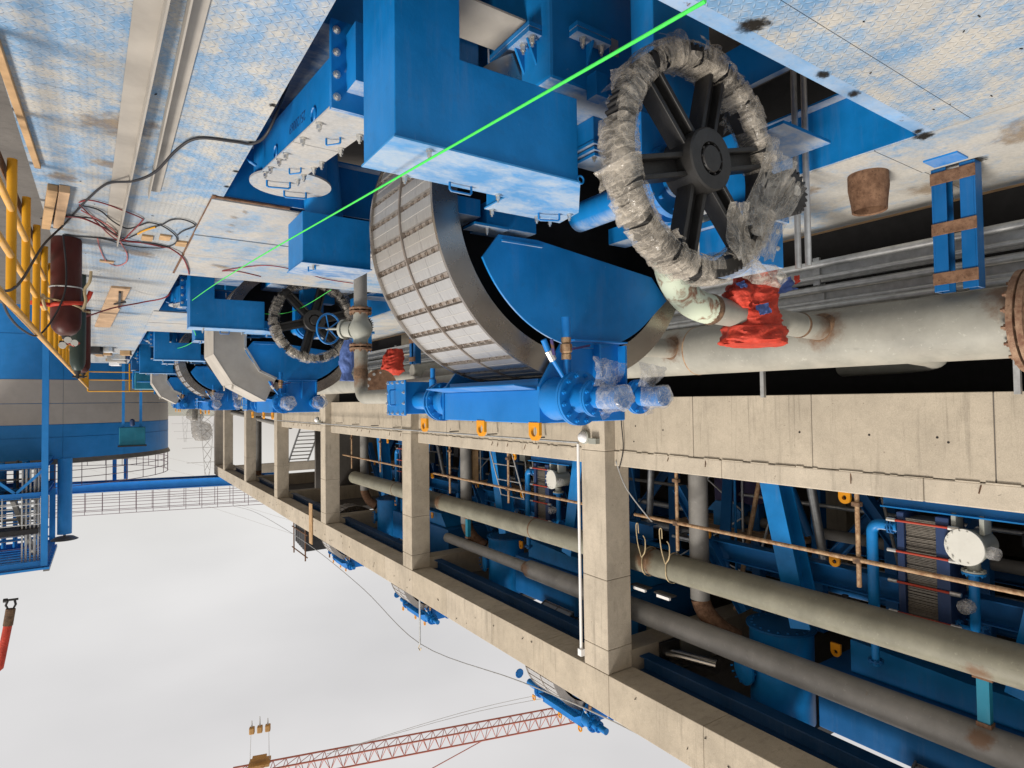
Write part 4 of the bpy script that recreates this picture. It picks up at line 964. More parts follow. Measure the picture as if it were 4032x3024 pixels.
rw = lumpy('wrapped_valve', [(0.60, -4.02, BY, 0.13, 0.13), (0.66, -4.02, BY, 0.155, 0.15), (0.72, -4.0, BY, 0.15, 0.15), (0.80, -3.98, BY, 0.185, 0.16), (0.86, -3.97, BY, 0.20, 0.16), (0.93, -3.95, BY, 0.20, 0.16), (1.0, -3.96, BY, 0.215, 0.17), (1.075, -3.96, BY, 0.225, 0.18), (1.09, -3.96, BY, 0.255, 0.20), (1.18, -3.95, BY, 0.27, 0.21), (1.215, -3.95, BY, 0.265, 0.20), (1.22, -3.95, BY, 0.18, 0.12)], 'redcloth', 31)
tag(rw, 'valve wrapped in crumpled red woven sheet on the branch pipe', 'wrapped valve')
lumpy('cloth_knot', [(0.80, -3.74, BY-0.05, 0.08, 0.08), (0.86, -3.71, BY-0.05, 0.10, 0.09), (0.93, -3.72, BY-0.05, 0.09, 0.08), (0.97, -3.75, BY-0.05, 0.06, 0.06)], 'redcloth', 33, 16, rw, 0.16)
b = MB(); sheet(b, [(-3.74, BY-0.172, 0.96), (-3.88, BY-0.185, 0.93), (-3.90, BY-0.195, 1.0), (-3.76, BY-0.19, 1.03)], 6, 6, 0.008, 41); b.obj('blue_patch', 'bluecloth', rw, 50)
b = MB(); sheet(b, [(-4.22, BY-0.03, 0.72), (-4.42, BY-0.05, 0.66), (-4.46, BY-0.05, 0.76), (-4.24, BY-0.03, 0.82)], 6, 6, 0.012, 43, 0.03); b.obj('blue_flap', 'bluecloth', rw, 50); b = MB(); sheet(b, [(-3.62, BY-0.1, 0.80), (-3.70, BY-0.12, 0.78), (-3.72, BY-0.14, 0.83), (-3.64, BY-0.13, 0.84)], 5, 5, 0.008, 44); b.obj('blue_flap', 'bluecloth', rw, 50)
b = MB(); sheet(b, [(-4.42, BY-0.06, 0.66), (-4.50, BY-0.06, 0.65), (-4.50, BY-0.06, 0.70), (-4.43, BY-0.06, 0.73)], 4, 4, 0.006, 45); b.obj('red_flap', 'redcloth', rw, 50)
# second machine's wrapped valve seen beyond
rw2 = lumpy('wrapped_valve', [(0.72, -4.0, BY+PITCH, 0.12, 0.12), (0.85, -3.98, BY+PITCH, 0.17, 0.15), (0.95, -3.95, BY+PITCH, 0.17, 0.15), (1.08, -3.96, BY+PITCH, 0.19, 0.18), (1.15, -3.95, BY+PITCH, 0.12, 0.12)], 'redcloth', 51)
tag(rw2, 'small red-wrapped valve half hidden behind the vertical pipe of the near separator', 'wrapped valve')
rw3 = lumpy('cloth_bundle', [(0.75, -2.75, 8.05, 0.05, 0.05), (0.9, -2.75, 8.05, 0.10, 0.09), (1.05, -2.73, 8.05, 0.11, 0.09), (1.2, -2.72, 8.03, 0.06, 0.05), (1.3, -2.72, 8.03, 0.10, 0.08)], 'bluecloth', 53)
tag(rw3, 'crumpled blue plastic sheet hanging beside the vertical pipe with the globe valve', 'plastic sheet')
# support post under the header: two blue channels with rusty batten plates
def post(x, y, label, z1=0.872):
    t = thing('pipe_support', (x, y, 0), label, 'pipe support', 'supports under the header pipe')
    for dy in (-0.125, 0.125):
        b = MB(); s = 1 if dy > 0 else -1
        b.box(x-0.06, x+0.06, y+dy-0.006, y+dy+0.006, 0.001, z1); b.box(x-0.06, x-0.048, min(y+dy-s*0.085, y+dy-s*0.006), max(y+dy-s*0.085, y+dy-s*0.006), 0.001, z1); b.box(x+0.048, x+0.06, min(y+dy-s*0.085, y+dy-s*0.006), max(y+dy-s*0.085, y+dy-s*0.006), 0.001, z1)
        b.obj('leg', 'blue_dk', t, bevel=0.003)
    for z in (0.03, 0.39, 0.74): MB().box(x+0.061, x+0.070, y-0.135, y+0.135, z, z+0.085).obj('batten_plate', 'rust', t, bevel=0.003)
    return t
post(-4.93, 1.72, 'blue double-channel post with rusty battens holding the header pipe near the end flange')
for q, yy in enumerate((6.2, 10.6)): post(-4.93, yy, ('blue channel post under the header pipe behind the near ring', 'far blue channel post under the header pipe')[q])
# galvanised cable ladders along the facade
for k_, (x, z, lab) in enumerate(((-5.55, 0.46, 'lower galvanised cable ladder behind the large header pipe'), (-5.62, 0.69, 'upper galvanised cable ladder just under the large header pipe'))):
    t = thing('cable_ladder', (x, 1, z), lab, 'cable ladder')
    for dx in (-0.13, 0.13):
        b = MB(); b.box(x+dx-0.003, x+dx+0.003, -2, 16, z-0.05, z+0.05); s = -1 if dx > 0 else 1
        for zz_ in (z-0.05, z+0.044): b.box(min(x+dx, x+dx+s*0.03), max(x+dx, x+dx+s*0.03), -2, 16, zz_, zz_+0.006)
        b.obj('rail', 'galv', t)
    for i in range(44): MB().box(x-0.127, x+0.127, -1.8+i*0.4, -1.76+i*0.4, z-0.03, z-0.012).obj('rung', 'galv', t)
    for i in range(9): MB().box(x+0.134, x+0.16, -0.9+i*1.93, -0.84+i*1.93, z-0.13, z+0.12).obj('bracket', 'galv', t)
for i, (x, zc) in enumerate(((-5.36, 0.40), (-5.36, 0.52), (-5.40, 0.62), (-5.40, 0.74), (-5.34, 0.80))):
    tag(MB().cyl((x, -2, zc), (x, 16, zc), 0.022 if i % 2 else 0.034, n=12).obj('tray_conduit', 'galv', None, 50), ('lowest', 'second lowest', 'middle', 'second highest', 'highest')[i]+' of the parallel galvanised conduits under the header pipe', 'conduit', 'parallel conduits under the header pipe')
# two galvanised conduits rising from the hatch
for x, y, lab in ((-4.00, 2.27, 'nearer of two upright galvanised conduits rising from the hatch'), (-4.03, 2.36, 'farther of two upright galvanised conduits rising from the hatch')):
    tag(MB().cyl((x, y, -1.6), (x, y, 0.70), 0.021, n=16).obj('conduit', 'galv', None, 40), lab, 'conduit')
# rusty bucket and a yellow marker on the strip
b = MB(); b.lathe((-4.56, 2.13, 0.001), (0.02, -0.03, 1), [(0, 0.13), (0.10, 0.132), (0.2, 0.118), (0.27, 0.112), (0.26, 0.102), (0.01, 0.12)], 28)
tag(b.obj('pipe_stub', 'rust', None, 40), 'rusty brown pipe stub standing on the grey strip by the hatch', 'pipe stub')
b = MB(); b.cyl((-5.05, 1.30, 0.012), (-5.16, 1.36, 0.012), 0.012, n=10); tag(b.obj('marker_pen', 'orange', None, 40), 'small orange-yellow marker lying by the blue post', 'marker')

# ================================================================ rinse pipe with globe valve
vp = thing('valve_pipe', (-2.2, 6.05, 0.02), 'grey vertical pipe with globe valve and elbow feeding the near trough', 'pipe')
X0, Y0_ = -2.2, 6.05
MB().cyl((X0, Y0_, 0.021), (X0, Y0_, 0.62), 0.068, n=24).obj('pipe_run', 'pipe_dk', vp, 40)
up_pts = [(X0, Y0_, 1.05), (X0, Y0_, 1.40)]+[tuple(p) for p in elbow((X0, Y0_, 1.545), (0, 0, 1), (0, -1, 0), 0.13)]+[(X0, 5.06, 1.545)]
MB().tube(up_pts, 0.068, 24).obj('pipe_run', 'pipe', vp, 50)
weldring((X0, Y0_, 1.30), (0, 0, 1), 0.068, 0.05, vp); weldring((X0, 5.10, 1.545), (0, 1, 0), 0.068, 0.03, vp)
for z in (0.62, 0.655, 1.0, 1.035): flange((X0, Y0_, z), (0, 0, 1), 0.115, 0.018, 8, vp, 'rustflange', boltr=0.010)
b = MB(); b.lathe((X0, Y0_, 0.673), (0, 0, 1), [(0, 0.075), (0.06, 0.075), (0.10, 0.10), (0.165, 0.125), (0.23, 0.10), (0.27, 0.075), (0.33, 0.075)], 24); b.obj('valve_body', 'greypaint', vp, 50)
b = MB(); b.lathe((X0+0.06, Y0_+0.06, 0.838), (0.6, 0.9, -0.1), [(0, 0.085), (0.10, 0.08), (0.10, 0.10), (0.13, 0.10), (0.13, 0.05), (0.19, 0.03)], 20); b.cyl((X0+0.10, Y0_+0.16, 0.826), (X0+0.22, Y0_+0.44, 0.80), 0.012, n=10); b.obj('bonnet', 'greypaint', vp, 50)
d = Vector((0.4, 0.9, -0.08)).normalized(); c = Vector((X0+0.20, Y0_+0.42, 0.80)); u = Vector((0, 0, 1)); a = d.cross(u).normalized(); w2 = a.cross(d)
b = MB(); b.tube([c+(a*math.cos(q)+w2*math.sin(q))*0.16 for q in [i*2*math.pi/28 for i in range(29)]], 0.011, 8)
for q in range(5): t = 2*math.pi*q/5; b.tube([c, c+(a*math.cos(t)+w2*math.sin(t))*0.16], 0.007, 6)
b.obj('handwheel', 'blue_clean', vp, 50)

# ================================================================ railing
def railing(name, pts, label, group, zt=0.94, postd=0.0275, step=0.86, z0=0.0, first=0.0, toe=True, mat='yellow', railr=0.024, mids=(0.33, 0.63)):
    t = thing(name, (pts[0][0], pts[0][1], z0), label, 'railing', group)
    for i in range(len(pts)-1):
        A, B_ = Vector((*pts[i], z0)), Vector((*pts[i+1], z0)); L = (B_-A).length; d = (B_-A)/L
        for zz_, r in [(zt, railr)]+[(m_, railr*0.85) for m_ in mids]:
            MB().cyl(A+Vector((0, 0, zz_)), B_+Vector((0, 0, zz_)), r, n=12).obj('top_rail' if zz_ == zt else 'mid_rail', mat, t, 50)
        s = first
        while s <= L+0.01:
            p = A+d*s; MB().cyl(p, p+Vector((0, 0, zt-0.004)), postd, n=14).obj('post', mat, t, 50); s += step
        if toe: MB().bar(A+Vector((0.045, 0, 0.06)), B_+Vector((0.045, 0, 0.06)), 0.006, 0.10).obj('toe_board', 'rust', t)
    return t
railing('railing', [(0.5, 2.41), (0.5, 27.0)], 'yellow tube railing along the edge of the platform beside the blue tank', None, step=0.86)
railing('railing', [(0.5, 27.1), (-6.0, 27.6)], 'yellow railing across the far end of the platform', None, step=1.3, toe=False, zt=1.05)
# gas cylinders
def gascyl(x, y, r, h, mat, label, z0=0.0, cap='bolt', lean=0.0):
    t = thing('gas_cylinder', (x, y, z0), label, 'gas cylinder', 'gas cylinders leaning at the railing')
    b = MB(); b.lathe((x, y, z0), (lean, 0, 1), [(0, r*0.94), (0.02, r), (h*0.86, r), (h*0.92, r*0.93), (h*0.97, r*0.68), (h, r*0.35), (h, 0)], 32); b.obj('body', mat, t, 60)
    b = MB(); b.lathe((x+lean*h, y, z0+h-0.004), (lean, 0, 1), [(0, 0.035), (0.035, 0.03), (0.035, 0.018), (0.09, 0.018), (0.09, 0.0)], 14); b.cyl((x+lean*h-0.05, y, z0+h+0.06), (x+lean*h+0.05, y, z0+h+0.06), 0.014, n=10); b.obj('valve', 'blacksteel', t, 50)
    return t
gc = gascyl(0.305, 7.1, 0.122, 0.93, 'maroon', 'maroon gas cylinder tied to the yellow railing with rope')
for dx, dz in ((-0.07, 0.075), (0.02, 0.10), (-0.02, 0.05)):
    b = MB(); c = Vector((0.305+dx, 7.0, 0.93+dz)); b.cyl(c, c+Vector((0, -0.03, 0)), 0.030, n=18); b.obj('gauge', 'whitepaint', gc, 50)
b = MB(); b.tube([(0.29, 7.02, 1.0), (0.24, 6.98, 1.03), (0.20, 7.0, 1.0)], 0.012, 8); b.obj('regulator', 'redpaint', gc)
gascyl(0.27, 9.0, 0.082, 1.18, plain('dark green paint', (0.02, 0.035, 0.03), 0.4), 'black-green taller gas cylinder behind the maroon one')
gascyl(0.29, 12.2, 0.10, 1.05, M['maroon'], 'brown gas cylinder standing behind the black-green one at the railing')
# ropes and sling tied round the cylinder
cpt = lambda a, z, r=0.135: (0.305+r*math.cos(a), 7.1+r*math.sin(a), z)
b = MB(); b.tube([(0.50, 6.95, 0.60)]+[cpt(R_(-40-20*i), 0.60+0.012*i) for i in range(8)]+[(0.12, 7.04, 0.70)], 0.010, 8); b.tube(smoothpath([(0.17, 6.99, 0.68), (0.15, 6.98, 0.60), (0.16, 6.97, 0.50), (0.12, 6.95, 0.42), (0.11, 6.95, 0.32)], 5), 0.013, 8); b.tube(smoothpath([(0.45, 6.9, 0.62), (0.47, 6.9, 0.58), (0.46, 6.9, 0.66), (0.44, 6.9, 0.72)], 4), 0.012, 8)
tag(b.obj('tie_rope', 'rope', None, 50), 'hemp rope tying the maroon gas cylinder to the railing', 'rope')
b = MB(); b.tube([(0.55, 6.9, 0.66)]+[cpt(R_(-35-20*i), 0.655-0.006*i, 0.140) for i in range(8)]+[(0.13, 7.03, 0.56), (0.11, 7.02, 0.50)], 0.020, 8); tag(b.obj('red_sling', 'redcloth', None, 50), 'red lifting sling slung round the maroon gas cylinder', 'sling')
t = MB(); t.tube([cpt(2*math.pi*i/24, 0.475, 0.127) for i in range(25)], 0.007, 6); tag(t.obj('wire_loop', 'galv', None, 50), 'thin wire looped round the maroon gas cylinder', 'wire')

# ================================================================ loose steel and timber on the walkway
def angle_iron(p0, p1, w, h, th, label, side=1):
    p0, p1 = Vector(p0), Vector(p1); d = (p1-p0).normalized(); a = Vector((d.y, -d.x, 0))*side; b = MB()
    b.obox((p0+p1)/2+a*w/2+Vector((0, 0, th/2)), (p1-p0)/2, a*w/2, Vector((0, 0, th/2)))
    b.obox((p0+p1)/2+a*th/2+Vector((0, 0, h/2+th/2)), (p1-p0)/2, a*th/2, Vector((0, 0, h/2)))
    return tag(b.obj('angle_iron', 'hood', None), label, 'angle iron', 'angle irons lying on the walkway')
angle_iron((-0.235, 0.9, 0.002), (-0.10, 6.8, 0.002), 0.105, 0.085, 0.009, 'longer dusty angle iron lying along the walkway')
angle_iron((-0.265, 0.9, 0.002), (-0.262, 5.17, 0.002), 0.075, 0.065, 0.008, 'shorter dusty angle iron lying beside the hatch edge', -1)
def timber(p0, p1, w, h, label, mat='wood', z=0.002):
    b = MB(); b.bar(Vector(p0)+Vector((0, 0, z+h/2)), Vector(p1)+Vector((0, 0, z+h/2)), w, h); return tag(b.obj('timber', mat, None, bevel=0.003), label, 'timber', 'loose timbers on the walkway')
timber((0.315, 5.40, 0), (0.43, 6.60, 0), 0.06, 0.05, 'pale timber lying by the feet of the yellow railing, nearer the posts')
timber((0.245, 5.38, 0), (0.34, 6.50, 0), 0.065, 0.055, 'brownish timber lying second from the yellow railing', 'plywood')
timber((0.40, 3.3, 0), (0.37, 5.0, 0), 0.035, 0.03, 'short pale timber strip along the deck edge under the railing')
timber((0.05, 7.95, 0), (-0.08, 7.96, 0), 0.07, 0.02, 'small rust-brown wooden block on the walkway', 'plywood')
b = MB(); b.prism([(-0.068, 9.60), (-0.284, 9.59), (-0.09, 14.5), (0.167, 14.55)], XY, 0.002, 0.03); bd = tag(b.obj('plywood_board', 'plywood', None), 'long plywood board lying far down the walkway', 'board')
b = MB(); b.bar((-0.17, 9.8, 0.045), (-0.19, 11.4, 0.045), 0.03, 0.03); b.bar((-0.25, 10.6, 0.06), (-0.12, 10.9, 0.06), 0.025, 0.025); tag(b.obj('crossed_bars', 'blacksteel', None), 'crossed dark bars on the plywood board', 'steel bars')
for i, (x, y) in enumerate(((-0.33, 6.65), (-0.47, 6.55), (-0.62, 6.72))):
    tag(MB().box(x-0.045, x+0.045, y-0.09, y+0.09, 0.002, 0.018).obj('wood_block', 'wood', None), ('small wooden block among the cables, on the railing side', 'small wooden block in the middle of the cable loops', 'small wooden block by the cover plate edge')[i], 'wood block', 'wood blocks among the cables')

# ================================================================ cables, hoses, string
def cable(name, pts, r, mat, label, cat='cable', group='cables on the walkway', k=6):
    b = MB(); b.tube(smoothpath(pts, k), r, 8); return tag(b.obj(name, mat, None, 60), label, cat, group)
z = 0.012
cable('cable', [(-0.90, 3.55, -0.35), (-0.80, 3.68, -0.02), (-0.75, 3.88, z), (-0.65, 3.92, z), (-0.46, 3.98, z), (-0.36, 4.12, 0.05), (-0.27, 4.47, 0.09), (-0.16, 4.71, 0.10), (-0.01, 5.15, z), (0.11, 5.6, z), (0.19, 5.98, z), (0.29, 6.35, 0.05), (0.42, 6.2, 0.28), (0.47, 5.18, 0.76), (0.49, 4.5, 0.93), (0.52, 4.2, 0.90), (0.56, 4.25, 0.3), (0.6, 4.3, -0.6)], 0.0085, 'rubber', 'thick black cable crossing the walkway and climbing over the yellow railing')
cable('cable', [(0.52, 4.75, 0.93), (0.53, 5.2, 0.99), (0.53, 6.02, 1.0), (0.50, 6.9, 0.955), (0.40, 6.95, 0.80), (0.31, 6.93, 0.55), (0.30, 6.92, 0.30), (0.32, 6.90, 0.05), (0.31, 6.91, z), (0.22, 6.91, z), (0.07, 6.87, z), (-0.18, 6.89, z), (-0.38, 6.83, z), (-0.54, 6.92, z)], 0.008, 'rubber', 'grey cable draped over the top rail and down the maroon cylinder')
cable('cable', [(0.15, 5.82, z), (0.04, 5.89, z), (-0.06, 6.13, 0.03), (-0.16, 6.26, 0.04), (-0.25, 6.21, z), (-0.32, 6.07, z), (-0.43, 6.14, z), (-0.55, 6.43, z), (-0.57, 6.72, z), (-0.48, 6.98, z), (-0.31, 7.06, z), (-0.15, 7.03, z), (-0.04, 6.92, z), (0.07, 6.87, z)], 0.006, 'rubber', 'wide black cable loop lying between the railing and the cover plates')
cable('cable', [(0.45, 6.4, z), (0.3, 6.14, 0.03), (0.19, 6.11, 0.03), (0.06, 6.21, z), (-0.04, 6.44, 0.04), (-0.15, 6.68, 0.03), (-0.23, 6.58, z), (-0.32, 6.28, z), (-0.41, 6.09, z), (-0.47, 5.88, z), (-0.56, 5.82, z), (-0.66, 5.96, z), (-0.59, 6.2, z), (-0.56, 6.38, z)], 0.006, 'rubber', 'black cable with a yellow tape joint winding towards the cover plates')
cable('cable', [(-0.25, 6.50, 0.018), (-0.30, 6.33, 0.018), (-0.37, 6.17, 0.018)], 0.009, 'yellow', 'yellow tape joint on the black cable', 'tape')
cable('hose', [(0.17, 5.74, z), (0.11, 5.64, z), (0.01, 5.67, z), (-0.11, 5.76, 0.02), (-0.25, 5.95, z), (-0.26, 6.06, z), (-0.19, 6.44, 0.03), (-0.13, 6.75, 0.04), (-0.04, 6.64, 0.03), (0.12, 6.02, z), (0.17, 5.81, z)], 0.0055, 'redhose', 'dark red hose coil tangled with the black cables', 'hose', 'hoses on the walkway')
cable('hose', [(0.06, 6.86, 0.02), (0.04, 7.39, z), (-0.01, 7.93, z), (-0.11, 8.14, z), (-0.19, 7.9, z), (-0.19, 7.46, z), (-0.13, 6.92, 0.03), (-0.04, 6.34, 0.03), (0.16, 5.9, 0.03)], 0.0055, 'pinkhose', 'pink hose loop lying toward the far end of the cable tangle', 'hose', 'hoses on the walkway')
cable('hose', [(0.28, 6.2, 0.02), (0.16, 6.18, 0.02), (0.0, 6.4, 0.03), (-0.14, 6.75, 0.03), (-0.30, 6.86, z), (-0.47, 6.93, z), (-0.55, 6.97, z), (-0.69, 7.27, 0.03), (-0.80, 7.87, 0.03), (-0.86, 8.32, 0.0), (-0.95, 8.8, -0.12), (-1.03, 9.06, 0.05), (-1.07, 9.085, 0.14), (-1.15, 9.085, 0.05)], 0.008, 'redhose', 'red hose running from the cable tangle over the cover plates to the second separator', 'hose', 'hoses on the walkway')
cable('hose', [(0.40, 8.3, 0.30), (0.34, 8.6, 0.55), (0.22, 9.1, 0.50), (-0.1, 9.7, 0.28), (-0.45, 10.1, 0.12), (-0.76, 9.98, z), (-0.80, 10.0, -0.3)], 0.010, 'redhose', 'dark red hose rising from the hatch edge to the gas cylinders', 'hose', 'hoses on the walkway')
cable('cable', [(-1.6, 7.9, 0.022), (-1.3, 7.7, 0.026), (-1.15, 7.75, 0.026), (-1.5, 7.2, 0.03), (-1.9, 7.3, 0.03), (-2.3, 7.6, 0.03), (-2.7, 7.7, 0.03)], 0.006, 'redhose', 'thin brown cable curving over the pale cover plate')
cable('string', [(-1.03, 0.79, 0.776), (-1.008, 2.9, 0.616), (-0.985, 4.9, 0.468), (-0.963, 7.0, 0.330), (-0.945, 9.09, 0.22)], 0.0046, 'greenrope', 'taut bright green string stretched diagonally across the picture', 'string', None)
cable('string', [(-0.945, 9.09, 0.22), (-1.10, 9.06, 0.20), (-1.4, 9.0, 0.26), (-1.8, 8.9, 0.34), (-2.2, 8.7, 0.30), (-2.6, 8.3, 0.03)], 0.0045, 'greenrope', 'slack green string hanging across the feed box of the second separator', 'string', None)
cable('string', [(-0.945, 9.09, 0.22), (-1.1, 10.4, 0.35), (-1.35, 12.2, 0.43), (-1.36, 15.75, 0.30), (-1.0, 15.8, 0.2)], 0.006, 'greenrope', 'green string running on to the third separator', 'string', None)
# nails, offcuts and crumbs of slag scattered over the deck
b = MB(); q = random.Random(12)
for i in range(50):
    x, y = (q.uniform(-0.7, 0.4), q.uniform(1.7, 12)) if i % 2 else (q.uniform(-4.1, 0.3), q.uniform(0.7, 1.5)); L = q.uniform(0.003, 0.011); a = q.random()*3.14
    b.obox((x, y, 0.004), (L*math.cos(a), L*math.sin(a), 0), (-0.0022*math.sin(a), 0.0022*math.cos(a), 0), (0, 0, 0.0015))
tag(b.obj('litter', 'scorch', None), 'small dark offcuts and slag crumbs scattered over the deck', 'litter', kind='stuff')

# ================================================================ concrete frame building
FX, FD = -6.03, 0.48
bld = thing('concrete_frame', (FX, 20, -9), 'long open concrete frame of columns and beams beside the separator platform', 'building')
colY = [-0.15+PITCH*i for i in range(0, 7)]+[43.75]
colW = 0.52
for i, y in enumerate(colY):
    w = colW if i < 7 else 0.45
    lv = [-9, 2.352, 4.12+0.1*(i % 3), 5.22, 5.565]
    for z0, z1 in zip(lv[:-1], lv[1:]): MB().box(FX-FD+0.001*(i % 2), FX-0.001*(i % 3), y, y+w, z0+0.002, z1-0.002).obj('column', 'concrete2' if i % 2 else 'concrete', bld, bevel=0.010)
    MB().box(FX-FD+0.01, FX-0.01, y+0.01, y+w-0.01, -9, 5.56).obj('column_core', 'floor_dk', bld)
ZB0, ZJ, ZB1 = 1.574, 2.353, 2.573
BXF = -6.23
q = random.Random(5)
def pieces(y0, y1, n):
    e = [y0]+sorted(y0+(y1-y0)*(i+q.uniform(-0.12, 0.12))/n for i in range(1, n))+[y1]; return list(zip(e[:-1], e[1:]))
for i in range(4):
    y0, y1 = colY[i]+colW, colY[i+1]
    bm0 = MB().box(BXF-0.40, BXF-0.012, y0-0.01, y1+0.01, ZB0+0.01, ZB1-0.012).obj('beam_core', 'floor_dk', bld)
    for a, b_ in pieces(y0, y1, 4): MB().box(BXF-0.2, BXF-0.001*q.randint(0, 4), a+0.004, b_-0.004, ZB0, ZJ-0.006).obj('beam_face', 'concrete', bld, bevel=0.006)
    for a, b_ in pieces(y0, y1, 3): MB().box(BXF-0.38, BXF+0.012+0.001*q.randint(0, 3), a+0.002, b_-0.002, ZJ, ZB1).obj('kerb_face', 'concrete2', bld, bevel=0.012)
    rb = MB(); th = MB()
    for j in range(5): yy = q.uniform(y0+0.3, y1-0.3); rb.cyl((BXF+0.01, yy, ZJ+0.02), (BXF+0.04, yy+q.uniform(-0.02, 0.02), ZJ+q.uniform(0.07, 0.12)), 0.006, n=6)
    for j in range(9): yy = q.uniform(y0+0.2, y1-0.2); zz_ = q.choice((1.95, 1.98, 2.02, 2.2)); th.cyl((BXF-0.01, yy, zz_), (BXF+0.002, yy, zz_), 0.011, n=10)  # dark discs stand in for shade inside the tie holes
    tag(rb.obj('rebar_stubs', 'rust', bld), kind='stuff'); tag(th.obj('tie_holes', 'scorch', bld), kind='stuff')
# ragged mortar along the joint
for i in range(4):
    b = MB(); y0, y1 = colY[i]+colW, colY[i+1]; yy = y0+0.05
    while yy < y1-0.1:
        L = q.uniform(0.05, 0.35); h_ = q.uniform(0.003, 0.010); b.box(BXF-0.01, BXF+q.uniform(0.013, 0.017), yy, yy+L, ZJ-h_, ZJ+h_*0.6); yy += L+q.uniform(0.0, 0.25)
    tag(b.obj('mortar_ridge', 'concrete2', bld, bevel=0.006), kind='stuff')
# top beam, flush with the columns
for i in range(7):
    a0, b0 = colY[i], colY[i+1] if i < 6 else 44.2
    for a, b_ in pieces(a0, b0, 4 if i < 6 else 2):
        MB().box(FX-0.50, FX-0.001*q.randint(0, 3), a+0.003, b_-0.003, 5.57, 6.16).obj('top_beam_face', 'concrete' if q.random() < 0.6 else 'concrete2', bld, bevel=0.008)
MB().box(FX-0.48, FX-0.02, -8, 44.1, 5.58, 6.15).obj('top_beam_core', 'floor_dk', bld)
MB().box(FX-FD, FX, -7.1, -6.6, -9, 5.565).obj('column', 'concrete', bld)
MB().box(FX-0.52, FX, -8, -0.16, 5.57, 6.16).obj('top_beam_face', 'concrete', bld); MB().box(BXF-0.4, BXF, -6.5, -0.16, ZB0, ZB1).obj('beam_face', 'concrete', bld)
th = MB()
for i in range(60):
    yy = q.uniform(0.5, 43); zz_ = q.uniform(5.68, 6.05); L = 0.02
    th.bar((FX+0.002, yy, zz_), (FX+0.012, yy+q.uniform(-0.06, 0.06), zz_+q.uniform(-0.05, 0.05)), 0.008, 0.008)
tag(th.obj('tie_wires', 'scorch', bld), kind='stuff')
# floor slab, roof slab with machine pits, rear wall added to darken the bays, cross beams
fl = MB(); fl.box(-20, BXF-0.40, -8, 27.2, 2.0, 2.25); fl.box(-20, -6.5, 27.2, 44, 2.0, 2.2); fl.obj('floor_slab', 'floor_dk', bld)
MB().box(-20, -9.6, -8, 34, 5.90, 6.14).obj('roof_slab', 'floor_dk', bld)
for k_ in range(6):
    y0 = 3.315-1.1+PITCH*(k_-1); MB().box(-9.6, -6.55, y0+2.2, y0+PITCH, 5.90, 6.08).obj('roof_strip', 'floor_dk', bld); MB().box(-6.80, -6.55, y0, y0+2.2, 5.90, 6.08).obj('roof_strip', 'floor_dk', bld)  # strips close the roof round the pits to block light
MB().box(-20.2, -20, -8, 44, -9, 8).obj('sky_block_wall', 'floor_dk', bld)  # added so no bright sky shows behind the bays
MB().box(-20, -8.6, 30.0, 30.2, 2.2, 5.9).obj('sky_stop', 'floor_dk', bld)  # cross wall added to block the sky and darken the bays
MB().box(-20, BXF, -8.2, -8, -9, 8).obj('light_stop_wall', 'floor_dk', bld)  # unseen, added to close off light from the near side
MB().box(-8.2, -8, -8, 44, -9, 2.0).obj('void_shade_wall', 'dark', bld)  # added near-black wall: shade of the deep void put into colour
MB().box(-8, BXF-0.42, -8, 44, 1.90, 1.99).obj('shaded_soffit', 'dark', bld)  # near-black colour stands in for shade under the floor
MB().box(-13, -5.83, -8, -7.8, -9, 2.0).obj('void_shade_wall', 'floor_dk', bld)  # unseen, added to shut light out of the void
for i, y in enumerate(colY[:7]):
    MB().box(-20, FX-FD, y+0.05, y+0.47, 5.35, 5.9).obj('cross_beam', 'concrete', bld); 
    for x in (-13.2, -19.6): MB().box(x, x+0.5, y, y+0.5, 2.2, 5.9).obj('inner_column', 'concrete', bld)
# blue runway beam tucked behind the top beam
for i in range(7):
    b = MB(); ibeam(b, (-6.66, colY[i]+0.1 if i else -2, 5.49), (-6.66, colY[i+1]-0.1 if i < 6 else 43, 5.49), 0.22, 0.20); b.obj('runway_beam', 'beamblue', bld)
# conduit line with lamps on the beam
cd = thing('wall_conduit', (-6.0, 7, 2.24), 'thin pale conduit running along the lower concrete beam', 'conduit')
b = MB(); b.cyl((-6.0, 7.09, 2.25), (-6.0, 26.5, 2.29), 0.016, n=10); b.obj('run', 'galv', cd, 50)
tag(MB().cyl((-5.995, 7.10, 2.27), (-5.995, 7.10, 5.40), 0.022, n=12).obj('drop_conduit', 'plaster', None, 50), 'white upright conduit beside a concrete column', 'conduit')
MB().box(-6.03, -5.96, 7.06, 7.14, 5.36, 5.46).obj('junction_box', 'plaster', cd)
for i in range(9): MB().box(-6.20, -5.99, 8.2+i*1.5, 8.24+i*1.5, 2.215, 2.235).obj('bracket', 'blacksteel', cd)
def lamp(y, z, label):
    t = thing('bulkhead_lamp', (-5.97, y, z), label, 'lamp', 'bulkhead lamps on the concrete frame')
    b = MB(); b.lathe((-6.03, y, z), (1, 0, 0), [(0, 0.10), (0.05, 0.105), (0.06, 0.085)], 24); b.obj('base', 'greypaint', t, 40)
    b = MB(); b.lathe((-5.97, y, z), (1, 0, 0), [(0, 0.084), (0.04, 0.075), (0.07, 0.045), (0.08, 0.0)], 24); b.obj('lens', 'glass', t, 60)
    MB().box(-6.03, -5.95, y-0.30, y-0.14, z+0.01, z+0.09).obj('gear_box', 'greypaint', t); return t
lamp(6.95, 2.16, 'round white bulkhead lamp on the concrete column with the white conduit'); lamp(20.7, 2.16, 'far round bulkhead lamp on the concrete frame')
